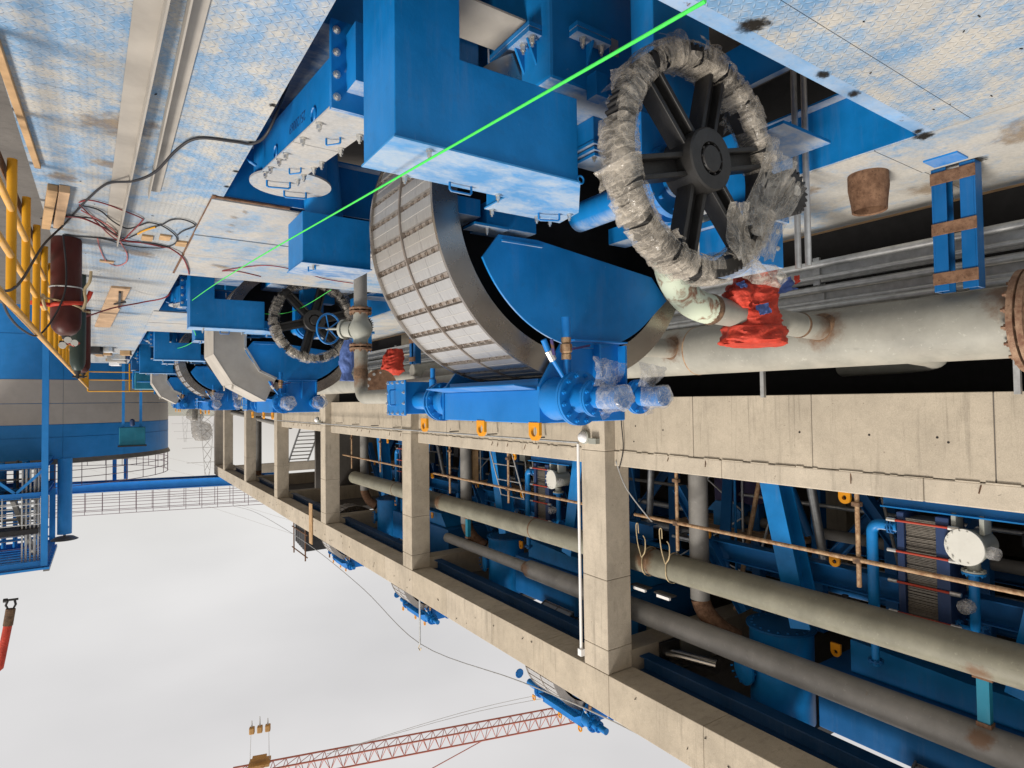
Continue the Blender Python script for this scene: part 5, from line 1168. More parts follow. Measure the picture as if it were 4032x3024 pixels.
# long pipes inside the frame
ip = thing('process_pipe', (-6.85, 10, 4.05), 'long green-grey pipe running through the frame, lower of the pair', 'pipe')
MB().cyl((-6.85, -4, 4.05), (-6.85, 19.5, 4.05), 0.195, n=32).obj('pipe_run', 'pipe_green', ip, 40)
for yy in (6.4, 9.4, 13.2, 16): weldring((-6.85, yy, 4.05), (0, 1, 0), 0.195, 0.02, ip)
ip2 = thing('process_pipe', (-6.85, 10, 4.86), 'long dark grey pipe running through the frame, upper of the pair', 'pipe')
MB().cyl((-6.85, 1.05, 4.86), (-6.85, 9.6, 4.86), 0.168, n=32).obj('pipe_run', 'pipe_dk', ip2, 40); MB().cyl((-6.85, 9.7, 4.86), (-6.85, 13.0, 4.86), 0.11, n=24).obj('pipe_run', 'pipe_dk', ip2, 40)
MB().cyl((-6.85, 9.55, 4.86), (-6.85, 9.75, 4.86), 0.168, 0.112, n=28).obj('reducer', 'weld', ip2, 40); MB().cyl((-6.85, -3, 4.86), (-6.85, 1.05, 4.86), 0.172, n=28).obj('pipe_run', 'rust', ip2, 40)
for yy in (2.3, 12.0):
    MB().box(-6.89, -6.81, yy-0.05, yy+0.05, 4.22, 4.70).obj('pipe_strut', 'teal', ip2); MB().box(-6.90, -6.80, yy-0.08, yy+0.08, 4.235, 4.26).obj('strut_foot', 'rust', ip2); MB().box(-6.90, -6.80, yy-0.06, yy+0.06, 4.66, 4.70).obj('strut_foot', 'rust', ip2)
# rope slings with paper tags hanging on the pipe
for i, yy in enumerate((6.44, 5.98)):
    t = thing('rope_sling', (-6.8, yy, 4.05), ('rope sling with a paper tag on the lower pipe, next to the concrete column', 'second rope sling on the lower pipe, hanging further from the column')[i], 'rope', 'rope slings on the pipe')
    b = MB(); b.tube([(-6.85+0.215*math.cos(a), yy+0.05*math.sin(a*0.5), 4.05+0.215*math.sin(a)) for a in [j*2*math.pi/20 for j in range(21)]], 0.008, 6)
    b.tube(smoothpath([(-6.63, yy, 3.95), (-6.62, yy+0.06, 3.75), (-6.62, yy+0.09, 3.50), (-6.62, yy+0.05, 3.46), (-6.62, yy+0.04, 3.60)], 5), 0.008, 6); b.tube(smoothpath([(-6.63, yy, 3.95), (-6.62, yy-0.08, 3.85), (-6.62, yy-0.09, 3.68), (-6.62, yy-0.05, 3.62)], 5), 0.008, 6); b.obj('rope', 'rope', t, 50)
    MB().box(-6.64, -6.60, yy-0.08, yy+0.15, 4.405, 4.445).obj('tag', 'plaster', t); MB().box(-6.72, -6.60, yy-0.12, yy+0.2, 4.38, 4.40).obj('board', 'blacksteel', t)
# rusty scaffold tube rails with standards
for k_ in range(3):
    oy = PITCH*k_
    t = thing('scaffold_rail', (-6.62, 3+oy, 2.6), ('rusty scaffold tube guard rail in the first bay', 'rusty scaffold tube guard rail in the second bay', 'rusty scaffold tube guard rail in the third bay')[k_], 'scaffold', 'scaffold guard rails between the columns')
    MB().cyl((-6.62, 0.5+oy, 3.33), (-6.62, 6.55+oy, 3.33), 0.024, n=12).obj('rail', 'rusttube', t, 50)
    for yy, h_ in ((3.31, 3.62), (5.76, 3.72)):
        MB().cyl((-6.645, yy+oy, 2.25), (-6.645, yy+oy, h_), 0.024, n=12).obj('standard', 'rusttube', t, 50)
        MB().box(-6.67, -6.59, yy+oy-0.04, yy+oy+0.04, 3.30, 3.37).obj('coupler', 'weld', t, bevel=0.01); MB().box(-6.68, -6.60, yy+oy-0.045, yy+oy+0.045, 2.72, 2.77).obj('coupler', 'weld', t, bevel=0.01)
tag(MB().tube(smoothpath([(-6.2, 6.5, 2.5), (-6.35, 6.45, 2.9), (-6.58, 6.25, 3.32), (-6.62, 6.2, 3.38)], 5), 0.009, 6).obj('hanging_cable', 'galv', None, 50), 'thin grey cable hanging from the beam to the rusty rail', 'cable')
tag(MB().tube(smoothpath([(-6.2, 6.35, 1.55), (-6.19, 6.36, 1.9), (-6.20, 6.34, 2.3), (-6.19, 6.42, 2.6)], 5), 0.008, 6).obj('hanging_cable', 'rubber', None, 50), 'dark cable running up the lower beam from the bagged pipe', 'cable')

# ================================================================ plant inside the bays
def bay(k_):
    oy = PITCH*k_; nm = ('in the first bay', 'in the second bay', 'in the third bay')[k_]
    # plate heat exchanger
    t = thing('plate_heat_exchanger', (-7.3, 2.95+oy, 2.25), 'upright plate heat exchanger with red tie rods '+nm, 'heat exchanger', 'plate heat exchangers')
    b = MB(); b.box(-7.55, -7.15, 3.08+oy, 3.15+oy, 2.86, 4.25); b.box(-7.55, -7.15, 2.66+oy, 2.78+oy, 2.86, 4.25); b.obj('end_plate', 'navy', t, bevel=0.004)
    for i in range(1):
        b = MB(); y = 2.92
        while y < 4.18: b.box(-7.50, -7.19+0.006*q.random()-0.012*(q.random() < 0.25), 2.785+oy, 3.075+oy, y, y+0.011); y += 0.0165
        o = b.obj('plate_pack', 'stackplate', t); o['kind'] = 'stuff'
    for zz_ in (2.95, 3.28, 3.61, 3.94):
        b = MB(); b.cyl((-7.13, 2.60+oy, zz_), (-7.13, 3.22+oy, zz_), 0.013, n=10); b.obj('tie_rod', 'redpaint', t, 50)
        MB().cyl((-7.13, 2.56+oy, zz_), (-7.13, 2.655+oy, zz_), 0.024, n=8).obj('nut', 'bolt', t); MB().cyl((-7.13, 3.152+oy, zz_), (-7.13, 3.24+oy, zz_), 0.02, n=8).obj('nut', 'bolt', t)
    # skid frame at its foot
    b = MB(); ibeam(b, (-7.2, 2.0+oy, 2.74), (-7.2, 3.3+oy, 2.74), 0.16, 0.16); ibeam(b, (-7.6, 2.0+oy, 2.74), (-7.6, 3.3+oy, 2.74), 0.16, 0.16); b.box(-7.7, -7.1, 2.3+oy, 2.36+oy, 2.25, 2.66); b.box(-7.7, -7.1, 3.0+oy, 3.06+oy, 2.25, 2.66); b.obj('skid', 'blue', t)
    # strainer drum
    t = thing('strainer_drum', (-7.1, 2.51+oy, 2.9), 'round strainer with pale bolted cover on blue pipe '+nm, 'strainer', 'round strainers')
    d = Vector((1, 0.12, 0)); b = MB(); b.lathe((-7.45, 2.47+oy, 3.115), d, [(0, 0.14), (0.30, 0.165), (0.30, 0.178), (0.34, 0.178)], 32); b.obj('body', 'greypaint', t, 40)
    b = MB(); b.lathe((-7.11, 2.51+oy, 3.115), d, [(0, 0.18), (0.018, 0.18), (0.018, 0)], 36)
    for i in range(14): a = 2*math.pi*i/14; p = Vector((-7.092, 2.512+oy+0.158*math.cos(a), 3.115+0.158*math.sin(a))); b.cyl(p, p+d*0.012, 0.009, n=6)
    b.obj('cover', 'whitepaint', t, 40)
    b = MB(); b.cyl((-7.25, 2.49+oy, 3.28), (-7.25, 2.49+oy, 3.36), 0.06, n=16); b.obj('neck', 'greypaint', t, 40)
    for yy in (2.36, 2.60): MB().box(-7.34, -7.16, yy+oy, yy+0.04+oy, 2.8, 2.98).obj('foot', 'greypaint', t)
    flange((-7.25, 2.49+oy, 3.36), (0, 0, 1), 0.105, 0.016, 8, t, 'greypaint', boltr=0.01); flange((-7.25, 2.49+oy, 3.38), (0, 0, 1), 0.105, 0.016, 8, t, 'blue', boltr=0.01)
    b = MB(); b.cyl((-7.25, 2.49+oy, 3.39), (-7.25, 2.49+oy, 4.02), 0.046, n=18); b.cyl((-7.25, 2.49+oy, 3.98), (-7.25, 2.70+oy, 3.98), 0.045, n=16); b.obj('outlet_pipe', 'blue', t, 40)
    for yy in (2.40, 2.62): flange((-7.25, yy+oy, 3.98), (0, 1, 0), 0.085, 0.016, 8, t, 'blue_dk', boltr=0.01)
    b = MB(); b.lathe((-7.16, 2.36+oy, 3.14), (0.3, -1, 0), [(0, 0.04), (0.06, 0.065), (0.12, 0.06), (0.14, 0.0)], 12); b.obj('bagged_valve', 'bagfilm', t, 40); b = MB(); b.lathe((-7.18, 2.50+oy, 3.70), (1, 0.1, 0), [(0, 0.05), (0.05, 0.075), (0.13, 0.07), (0.15, 0.0)], 10); b.obj('bagged_valve', 'bagfilm', t, 40)
    # blue inlet pipe
    t = thing('inlet_pipe', (-7.2, 3.43+oy, 2.99), 'blue bent pipe beside the heat exchanger '+nm, 'pipe', 'blue inlet pipes')
    pts = [(-7.2, 3.16+oy, 3.03)]+[tuple(p) for p in elbow((-7.2, 3.43+oy, 3.03), (0, 1, 0), (0, 0, 1), 0.10)]+[(-7.2, 3.43+oy, 3.92)]+[tuple(p) for p in elbow((-7.2, 3.43+oy, 4.07), (0, 0, 1), (0, 1, 0), 0.09)]+[(-7.2, 3.62+oy, 4.07)]
    MB().tube(pts, 0.058, 18).obj('pipe_run', 'blue', t, 50)
    for yy in (3.20, 3.23): flange((-7.2, yy+oy, 3.03), (0, 1, 0), 0.085, 0.014, 8, t, 'blue_dk', boltr=0.01)
    flange((-7.2, 3.62+oy, 4.07), (0, 1, 0), 0.085, 0.018, 8, t, 'blue_dk', boltr=0.01)
    b = MB(); b.lathe((-7.2, 3.66+oy, 4.07), (0, 1, 0), [(0, 0.05), (0.05, 0.085), (0.13, 0.085), (0.18, 0.05)], 16); b.cyl((-7.2, 3.75+oy, 4.07), (-7.2, 3.75+oy, 3.92), 0.035, n=12); b.obj('valve', 'blacksteel', t, 50)
    b = MB(); b.cyl((-7.2, 3.43+oy, 4.2), (-7.2, 3.43+oy, 4.62), 0.042, n=14); b.obj('riser', 'blue', t, 50); flange((-7.2, 3.43+oy, 4.56), (0, 0, 1), 0.08, 0.016, 8, t, 'blue_dk', boltr=0.01)
    # blue steel frame: leaning struts, cross beam, cylinder leg, hopper
    t = thing('support_frame', (-7.4, 4+oy, 2.25), 'blue steel support frame with leaning struts and cross beam '+nm, 'steel frame', 'blue support frames inside the bays')
    b = MB(); ibeam(b, (-7.25, 4.72+oy, 2.3), (-7.25, 4.26+oy, 4.45), 0.30, 0.26, upv=(1, 0, 0)); b.obj('strut', 'blue', t)
    b = MB(); ibeam(b, (-7.25, 1.65+oy, 2.3), (-7.25, 2.10+oy, 4.45), 0.30, 0.26, upv=(1, 0, 0)); b.obj('strut', 'blue', t)
    b = MB(); ibeam(b, (-7.6, 0.4+oy, 3.83), (-7.6, 6.3+oy, 3.83), 0.26, 0.20); b.obj('cross_beam', 'blue_dk', t)
    b = MB(); ibeam(b, (-9.4, 0.4+oy, 3.83), (-9.4, 6.3+oy, 3.83), 0.26, 0.20); b.obj('cross_beam', 'blue_dk', t)
    for (p0, p1) in (((-8.6, 6.3+oy, 2.3), (-7.4, 5.6+oy, 4.3)), ((-7.5, 6.45+oy, 3.0), (-7.5, 5.3+oy, 4.6)), ((-8.2, 2.4+oy, 2.3), (-9.0, 3.6+oy, 4.0)), ((-9.2, 0.9+oy, 2.3), (-8.5, 2.0+oy, 4.2)), ((-8.9, 3.4+oy, 2.3), (-8.9, 5.0+oy, 4.2)), ((-8.3, 4.5+oy, 2.3), (-8.3, 3.2+oy, 4.1))):
        b = MB(); ibeam(b, p0, p1, 0.16, 0.15); b.obj('brace', 'blue_dk', t)
    for (x, y, zz_) in ((-7.46, 4.0, 3.65), (-7.46, 5.9, 3.66), (-7.46, 1.6, 3.66)): lug((x, y+oy, zz_-0.10), (1, 0, 0), 0.13, 0.14, 0.03, t, 'orange', round_=True)
    lug((-7.0, 3.62+oy, 2.66), (1, 0.1, 0), 0.14, 0.16, 0.03, t, 'orange', round_=True)
    t = thing('hopper_vessel', (-7.6, 3.6+oy, 4.5), 'blue hopper vessel with cylinder leg hanging under the roof '+nm, 'vessel', 'blue hopper vessels under the roof')
    b = MB(); b.box(-9.2, -7.40, 0.6+oy, 4.22+oy, 4.93, 5.70); b.obj('body', 'blue_dk', t, bevel=0.01)
    b = MB(); b.prism([(0.9+oy, 4.92), (3.86+oy, 4.92), (3.86+oy, 4.54), (2.67+oy, 4.62), (1.2+oy, 4.60)], YZ, -7.5, -9.1); b.obj('chute', 'blue', t)
    b = MB(); b.cyl((-7.55, 4.80+oy, 4.66), (-7.55, 4.80+oy, 5.86), 0.40, n=40); b.obj('cylinder_leg', 'blue', t, 40)
    flange((-7.55, 4.80+oy, 4.64), (0, 0, 1), 0.44, 0.025, 20, t, 'blue_dk', boltr=0.014, seg=40)
    b = MB(); b.lathe((-7.17, 5.10+oy, 5.25), (1, 0.35, 0), [(0, 0.0), (0, 0.20), (0.03, 0.20), (0.03, 0.14), (0.05, 0.0)], 32)
    for i in range(14): a = 2*math.pi*i/14; p = Vector((-7.15, 5.10+oy+0.175*math.cos(a), 5.25+0.175*math.sin(a))); b.cyl(p, p+Vector((0.03, 0.01, 0)), 0.013, n=6)
    b.cyl((-7.5, 5.0+oy, 5.25), (-7.16, 5.10+oy, 5.25), 0.13, n=24); b.obj('diaphragm', 'blue', t, 40)
    b = MB(); b.prism([(1.2+oy, 5.86), (4.9+oy, 5.86), (4.9+oy, 5.66), (3.0+oy, 5.72)], YZ, -6.95, -7.05); b.obj('knee_plate', 'blue', t)
    for yy in (1.5, 3.98): lug((-7.395, yy+oy, 4.60), (1, 0, 0), 0.12, 0.16, 0.03, t, 'orange', round_=True)
    # secondary steel and small pipework further in
    t = thing('pipe_rack', (-8.6, 3+oy, 2.25), 'dark blue pipe rack with small pipes deep '+nm, 'pipe rack', 'pipe racks deep in the bays')
    g_ = random.Random(40+k_)
    for i in range(6): y = 0.8+i*1.0; MB().box(-8.75, -8.60, y+oy, y+0.15+oy, 2.25, 5.0).obj('post', 'blue_dk', t)
    for i in range(5): zz_ = 2.75+0.42*i; MB().cyl((-8.5-0.1*i, 0.4+oy, zz_), (-8.5-0.1*i, 6.4+oy, zz_), g_.choice((0.03, 0.05, 0.08)), n=10).obj('small_pipe', g_.choice(['blue', 'pipe_dk', 'galv', 'blue_dk']), t, 50)
    for i in range(8): y = g_.uniform(0.6, 6.2); MB().cyl((-7.9-0.4*g_.random(), y+oy, 2.3), (-7.9-0.4*g_.random(), y+g_.uniform(-0.5, 0.5)+oy, g_.uniform(3.2, 4.9)), g_.choice((0.02, 0.035, 0.06)), n=10).obj('small_pipe', g_.choice(['blue', 'pipe_dk', 'galv', 'blue_dk', 'rusttube']), t, 50)
    for i in range(6): y = g_.uniform(0.6, 6.0); zz_ = g_.uniform(2.6, 4.6); s_ = g_.uniform(0.08, 0.2); MB().box(-8.3, -8.3+s_, y+oy, y+s_*1.4+oy, zz_, zz_+s_*1.6).obj('junction_box', g_.choice(['blue', 'greypaint', 'blacksteel', 'navy']), t, bevel=0.01)
    # upright grey process pipe
    t = tag(MB().cyl((-7.05, 5.72+oy, 2.25), (-7.05, 5.72+oy, 4.45), 0.135, n=26).obj('riser_pipe', 'pipe_dk', None, 40), 'upright dark grey pipe rising behind the rail '+nm, 'pipe', 'upright pipes in the bays')
    b = MB(); b.tube(smoothpath([(-7.05, 5.72+oy, 4.45), (-7.08, 5.66+oy, 4.62), (-7.15, 5.50+oy, 4.80), (-7.3, 5.3+oy, 4.95)], 4), 0.13, 18); b.obj('elbow', 'rust', t, 50)
    # tube scaffold with boards further in
    t = thing('tube_scaffold', (-8.6, 6+oy, 2.25), 'grey frame scaffold with grating boards deep '+nm, 'scaffold', 'frame scaffolds deep in the bays')
    b = MB()
    for (x, y) in ((-8.4, 5.95), (-8.4, 7.3), (-9.5, 5.95), (-9.5, 7.3), (-8.4, 5.2)): MB().cyl((x, y+oy, 2.25), (x, y+oy, 4.75), 0.021, n=8).obj('standard', 'galv', t, 50)
    for (p0, p1) in (((-8.4, 5.95, 2.5), (-8.4, 7.3, 3.4)), ((-8.4, 7.3, 2.5), (-8.4, 5.95, 3.4)), ((-8.4, 5.95, 3.5), (-8.4, 7.3, 4.4)), ((-8.4, 5.2, 4.1), (-9.5, 5.95, 4.1)), ((-8.4, 5.2, 4.08), (-8.4, 7.3, 4.08)), ((-8.4, 5.0, 4.6), (-8.4, 6.6, 4.2)), ((-8.4, 4.9, 4.35), (-8.4, 6.0, 4.55))): MB().cyl((p0[0], p0[1]+oy, p0[2]), (p1[0], p1[1]+oy, p1[2]), 0.014, n=8).obj('brace', 'galv', t, 50)
    for j in range(6): MB().box(-9.5+0.19*j, -9.34+0.19*j, 5.1+oy, 7.4+oy, 4.02, 4.06).obj('board', 'galv', t)
    for j in range(4): MB().box(-9.4+0.3*j, -9.15+0.3*j, 5.0+oy, 7.3+oy, 3.72, 3.76).obj('board', 'plywood', t)
for k_ in range(3): bay(k_)
# pump with violet casing, nearest bay only
t = thing('feed_pump', (-8.6, 6.2, 2.25), 'violet pump casing with teal twin-leg hopper deep in the first bay', 'pump')
b = MB(); b.lathe((-8.9, 5.95, 2.9), (1, 0, 0), [(0, 0.2), (0, 0.42), (0.3, 0.42), (0.3, 0.2)], 28); b.box(-8.9, -8.5, 6.14, 6.55, 2.25, 3.30); b.obj('casing', 'purple', t, 40)
b = MB(); b.prism([(6.16, 3.30), (6.50, 3.30), (6.68, 3.48), (6.02, 3.44)], YZ, -8.8, -8.45); b.box(-8.72, -8.52, 6.08, 6.24, 3.46, 3.72); b.box(-8.72, -8.52, 6.44, 6.60, 3.47, 3.72); b.obj('hopper', 'blue', t)
# upper-storey separators: same machines standing on the roof level
for k_ in range(4):
    s = dup(sep3, None, (-5.4, (k_-2)*PITCH-0.62, 6.05), ('strainer_box', 'vent_pipe', 'handle', 'lower_body', 'launder', 'launder_cover', 'feed_box', 'lid', 'side_duct', 'rear_box', 'rear_lid', 'rear_duct', 'yoke', 'yoke_flange', 'lifting_block', 'drip_sheet', 'nameplate', 'inspection_lid', 'sump_pipe', 'hook_handle', 'bearing_pedestal', 'shim_stack', 'drive_shelf', 'drive_bracket', 'gear_wheel', 'pinion', 'pinion_shaft', 'side_beam', 'beam_cap', 'bearing', 'shaft', 'bolt', 'pole_block', 'pole_flange'))
    s['label'] = ('blue separator on the roof level above the first bay', 'blue separator whose trough pokes above the roof beam below the crane jib', 'blue separator trough poking above the roof beam, middle of three', 'smallest blue trough poking above the roof beam')[k_]; s['group'] = 'separators on the roof level'
# grey machine box, roof-level gear and silver wrapped shaft in the nearest bay
t = thing('gear_reducer', (-8.6, 7.0, 5.8), 'grey box reducer with wrapped shaft beneath the roof beside a concrete column', 'reducer')
b = MB(); b.prism([(6.55, 5.35), (7.6, 5.40), (7.6, 5.86), (6.55, 5.86)], YZ, -7.6, -8.3); b.obj('housing', 'greypaint', t, bevel=0.01)
b = MB(); b.cyl((-7.45, 5.75, 5.52), (-7.25, 6.55, 5.55), 0.10, n=20); b.obj('wrapped_shaft', 'chrome', t, 40)
b = MB(); b.box(-7.5, -7.1, 6.50, 6.56, 5.35, 5.72); b.cyl((-7.3, 6.56, 5.55), (-7.3, 6.8, 5.55), 0.08, n=18); b.obj('bracket', 'blacksteel', t, 40)
# timber crate and ladder in the second bay
t = thing('timber_crate', (-7.2, 13.8-PITCH*0, 2.25), 'upright pale timber crate behind the rail in the second bay', 'crate')
for i in range(4): MB().box(-7.35, -7.20, 12.35+0.155*i, 12.50+0.155*i, 2.75, 3.55).obj('plank', 'wood', t)
b = MB(); b.box(-7.36, -7.19, 12.3, 13.0, 2.68, 2.75); b.obj('sill', 'rust', t)
b = MB()
lad = thing('ladder', (-7.0, 10.8, 2.25), 'light steel ladder leaning in the second bay', 'ladder')
for dy in (0.0, 0.85): MB().cyl((-6.95, 10.5+dy, 2.3), (-7.05, 10.05+dy, 3.60), 0.016, n=8).obj('stile', 'galv', lad, 50)
for j in range(4):
    tt = 0.25+0.25*j; y = 10.5-0.45*tt; MB().cyl((-6.95-0.1*tt, y, 2.3+1.3*tt), (-6.95-0.1*tt, y+0.85, 2.3+1.3*tt), 0.012, n=8).obj('rung', 'galv', lad, 50)
# rest of the frame: pipes and ladder in the far bays
for i, yy in enumerate((34.9, 36.4)):
    t = tag(MB().tube([(-6.9, yy, 5.2), (-6.9, yy, 2.2), (-6.9, yy, -2)], 0.20, 20).obj('down_pipe', 'pipe_dk', None, 50), ('nearer of two upright grey pipes in the far bays', 'farther of two upright grey pipes in the far bays')[i], 'pipe', 'upright pipes in the far bays')
    b = MB(); b.tube(smoothpath([(-6.9, yy, 5.2), (-6.9, yy-0.1, 5.5), (-7.0, yy-0.5, 5.65), (-7.2, yy-1.2, 5.66)], 4), 0.2, 16); b.obj('elbow', 'rust', t, 50)
t = thing('cage_ladder', (-7, 23.5, 2.3), 'galvanised ladder frame standing in the fourth bay', 'ladder')
for dy in (0, 0.55): MB().cyl((-7, 23.0+dy, 2.3), (-7, 23.0+dy, 4.9), 0.03, n=8).obj('stile', 'galv', t, 50)
for j in range(9): MB().cyl((-7, 23.0, 2.5+0.29*j), (-7, 23.55, 2.5+0.29*j), 0.02, n=8).obj('rung', 'galv', t, 50)
tag(MB().cyl((-6.75, 27.3, 2.6), (-6.4, 42.5, 2.0), 0.11, n=14).obj('sloping_pipe', 'pipe_dk', None, 50), 'dark sloping pipe crossing the far bays', 'pipe')
t = thing('stair_flight', (-9, 33, 2), 'white stair flight seen through the far bays', 'stairs')
for j in range(12): MB().box(-9.4, -8.4, 31+0.28*j, 31.25+0.28*j, 2.2+0.22*j, 2.24+0.22*j).obj('tread', 'whitepaint', t)
for x in (-9.42, -8.38): MB().bar((x, 31, 2.1), (x, 34.4, 4.8), 0.03, 0.15).obj('stringer', 'galv', t)

# ================================================================ tank, stair tower, bridge
TD, TR = 40.7, 6.0; taz = R_(-4.1); TX, TY = -math.sin(taz)*TD, math.cos(taz)*TD
tk = thing('round_tank', (TX, TY, -9), 'large round blue tank with grey band beyond the yellow railing', 'tank')
ZR = 4.22
bands = [(-9.0, -4.5, 'tankblue'), (-4.5, -1.7, 'tankblue'), (-1.7, 0.35, 'tankblue'), (0.35, 1.45, 'tankgrey'), (1.45, 2.42, 'tankgrey'), (2.42, 3.0, 'tankblue'), (3.0, ZR, 'tankblue')]
M['tankblue'] = paint('tank blue', (0.02, 0.24, 0.66), 0.3, vary=0.08, grime=0.1, rough=0.42); M['tankgrey'] = paint('tank grey', (0.47, 0.445, 0.42), 0.2, vary=0.06, grime=0.1)
NP = 14
for (z0, z1, mt) in bands:
    for i in range(NP):
        a0, a1 = 2*math.pi*i/NP+0.001, 2*math.pi*(i+1)/NP-0.001
        mx, my = math.cos((a0+a1)/2), math.sin((a0+a1)/2)
        if mx*TX+my*TY > 0.35*TD: continue
        b = MB(); n = 10; vs = []; fs = []
        for j in range(n+1):
            a = a0+(a1-a0)*j/n
            for r in (TR-0.03, TR):
                for zz_ in (z0+0.012, z1-0.012): vs.append((TX+r*math.cos(a), TY+r*math.sin(a), zz_))
        for j in range(n): k_ = j*4; p = k_+4; fs += [(k_+2, p+2, p+3, k_+3), (k_, k_+1, p+1, p), (k_+1, k_+3, p+3, p+1), (k_, p, p+2, k_+2)]
        fs += [(0, 2, 3, 1), (n*4, n*4+1, n*4+3, n*4+2)]
        b.add(vs, fs); b.obj('shell_panel', mt, tk, 30)
MB().lathe((TX, TY, -9), (0, 0, 1), [(0, TR-0.04), (ZR+9-0.05, TR-0.04), (ZR+9-0.05, TR-0.25), (0, TR-0.25)], 72).obj('shell_core', 'tankblue', tk, 30)
b = MB(); b.lathe((TX, TY, ZR-0.04), (0, 0, 1), [(0, TR-0.3), (0, TR+0.10), (0.05, TR+0.10), (0.05, TR-0.3)], 72, closed=True); b.lathe((TX, TY, ZR-0.22), (0, 0, 1), [(0, TR), (0.17, TR+0.10), (0.17, TR)], 72, closed=True); b.obj('rim_angle', 'pipe_dk', tk, 40)
rl = thing('tank_railing', (TX, TY, ZR), 'thin tube railing round the top of the blue tank', 'railing')
for zz_ in (0.35, 0.7, 1.08):
    b = MB(); b.tube([(TX+TR*math.cos(2*math.pi*i/60), TY+TR*math.sin(2*math.pi*i/60), ZR+zz_) for i in range(61)], 0.018, 6, False); b.obj('rail', 'thinrail', rl)
for i in range(36): a = 2*math.pi*i/36; MB().cyl((TX+TR*math.cos(a), TY+TR*math.sin(a), ZR), (TX+TR*math.cos(a), TY+TR*math.sin(a), ZR+1.1), 0.018, n=6).obj('post', 'thinrail', rl)
def P3(az, d, z): a = R_(az); return Vector((-math.sin(a)*d, math.cos(a)*d, z))
# bridge over the tank
br = thing('walkway_bridge', P3(2, 46, 6.4), 'blue beam walkway bridge crossing over the tank to the concrete frame', 'bridge')
B0, B1 = P3(-3.3, 46.3, 6.5), P3(13, 44, 6.5); dv = (B1-B0).normalized(); nv = Vector((-dv.y, dv.x, 0))
for s in (0, 1.3):
    b = MB(); ibeam(b, B0+nv*s, B1+nv*s, 0.55, 0.25, 0.03, 0.02); b.obj('girder', 'tankblue', br)
MB().obox((B0+B1)/2+nv*0.65+Vector((0, 0, 0.29)), (B1-B0)/2, nv*0.75, Vector((0, 0, 0.02))).obj('walkway', 'galv', br)
for s in (0.0, 1.3):
    for zz_ in (0.65, 0.95, 1.35, 1.62): MB().cyl(B0+nv*s+Vector((0, 0, zz_)), B1+nv*s+Vector((0, 0, zz_)), 0.018, n=6).obj('rail', 'thinrail', br)
    L = (B1-B0).length; i = 0
    while i*0.9 < L: p = B0+dv*(0.9*i+0.25*s)+nv*s; MB().cyl(p+Vector((0, 0, 0.3)), p+Vector((0, 0, 1.62)), 0.018, n=6).obj('post', 'thinrail', br); i += 1
for az in (0.7, 1.45): p = P3(az, 45.8, 0); MB().box(p.x-0.11, p.x+0.11, p.y-0.1, p.y+0.1, ZR, 6.25).obj('leg', 'tankblue', br)
# stair tower in front of the tank
tw = thing('stair_tower', (3, 31, -9), 'blue steel stair tower with roof standing before the round tank', 'tower')
tb = lambda n_, p0, p1, w, mt='tankblue': MB().bar(p0, p1, w, w).obj(n_, mt, tw)
for (x, y) in ((1.98, 31), (6.2, 31), (1.98, 35.5), (6.2, 35.5)): b = MB(); ibeam(b, (x, y, -9), (x, y, 8.0), 0.24, 0.22, 0.02, 0.015); b.obj('column', 'tankblue', tw)
for zz_ in (3.95, 5.15, 7.9):
    for (p0, p1) in (((1.98, 31, zz_), (6.2, 31, zz_)), ((1.98, 31, zz_), (1.98, 35.5, zz_)), ((1.98, 35.5, zz_), (6.2, 35.5, zz_)), ((6.2, 31, zz_), (6.2, 35.5, zz_))): b = MB(); ibeam(b, p0, p1, 0.22, 0.16); b.obj('beam', 'tankblue', tw)
for (x0, x1) in ((1.98, 2.9), (3.9, 2.9), (3.9, 4.9), (5.9, 4.9)): tb('brace', (x0, 31, 4.1), (x1, 31, 5.05), 0.10)
for i in range(9): MB().box(1.8, 6.6, 30.8+0.56*i, 31.2+0.56*i, 8.05, 8.13).obj('roof_slat', 'tankblue', tw)
MB().box(1.8, 2.0, 30.8, 35.8, 8.13, 8.2).obj('roof_edge', 'pipe_dk', tw); MB().box(2.2, 6.2, 31.3, 32.6, 6.55, 6.75).obj('stair_landing', 'blacksteel', tw)
for x in (3.0, 4.6): MB().bar((x, 31.2, 5.3), (x-0.5, 33.8, 8.0), 0.16, 0.16).obj('stair_beam', 'pipe_dk', tw)
for i in range(10): MB().box(2.3, 5.9, 31.5+0.32*i, 31.62+0.32*i, 5.3+0.24*i, 5.34+0.24*i).obj('tread', 'galv', tw)
for x in (2.3, 4.1): tb('stringer', (x, 31.4, 5.2), (x, 34.8, 7.7), 0.14, 'pipe_dk')
for x in (2.5, 2.9, 3.3, 3.7, 4.1, 4.5): MB().cyl((x, 35.3, 3.9), (x, 35.3, 7.9), 0.09, n=10).obj('riser', 'tankblue', tw, 50)
for zz_ in (5.5, 5.9, 6.3): MB().cyl((1.98, 30.95, zz_), (6.2, 30.95, zz_), 0.022, n=6).obj('rail', 'galv', tw)
for i in range(7): MB().cyl((2.1+0.6*i, 30.95, 5.2), (2.1+0.6*i, 30.95, 6.3), 0.022, n=6).obj('rail_post', 'galv', tw)
MB().box(1.95, 6.2, 31.2, 35.4, 5.26, 5.30).obj('landing', 'floor_dk', tw); MB().box(1.95, 6.2, 31.2, 35.4, 4.07, 4.11).obj('landing', 'floor_dk', tw)
q = random.Random(19)
for i in range(14): x = q.uniform(2.4, 6.0); MB().cyl((x, 33.0+q.random()*2, 3.95), (x, 33.0+q.random()*2, q.uniform(5.5, 7.9)), q.choice((0.05, 0.09, 0.14)), n=8).obj('riser', q.choice(['tankblue', 'pipe_dk', 'galv']), tw, 50)
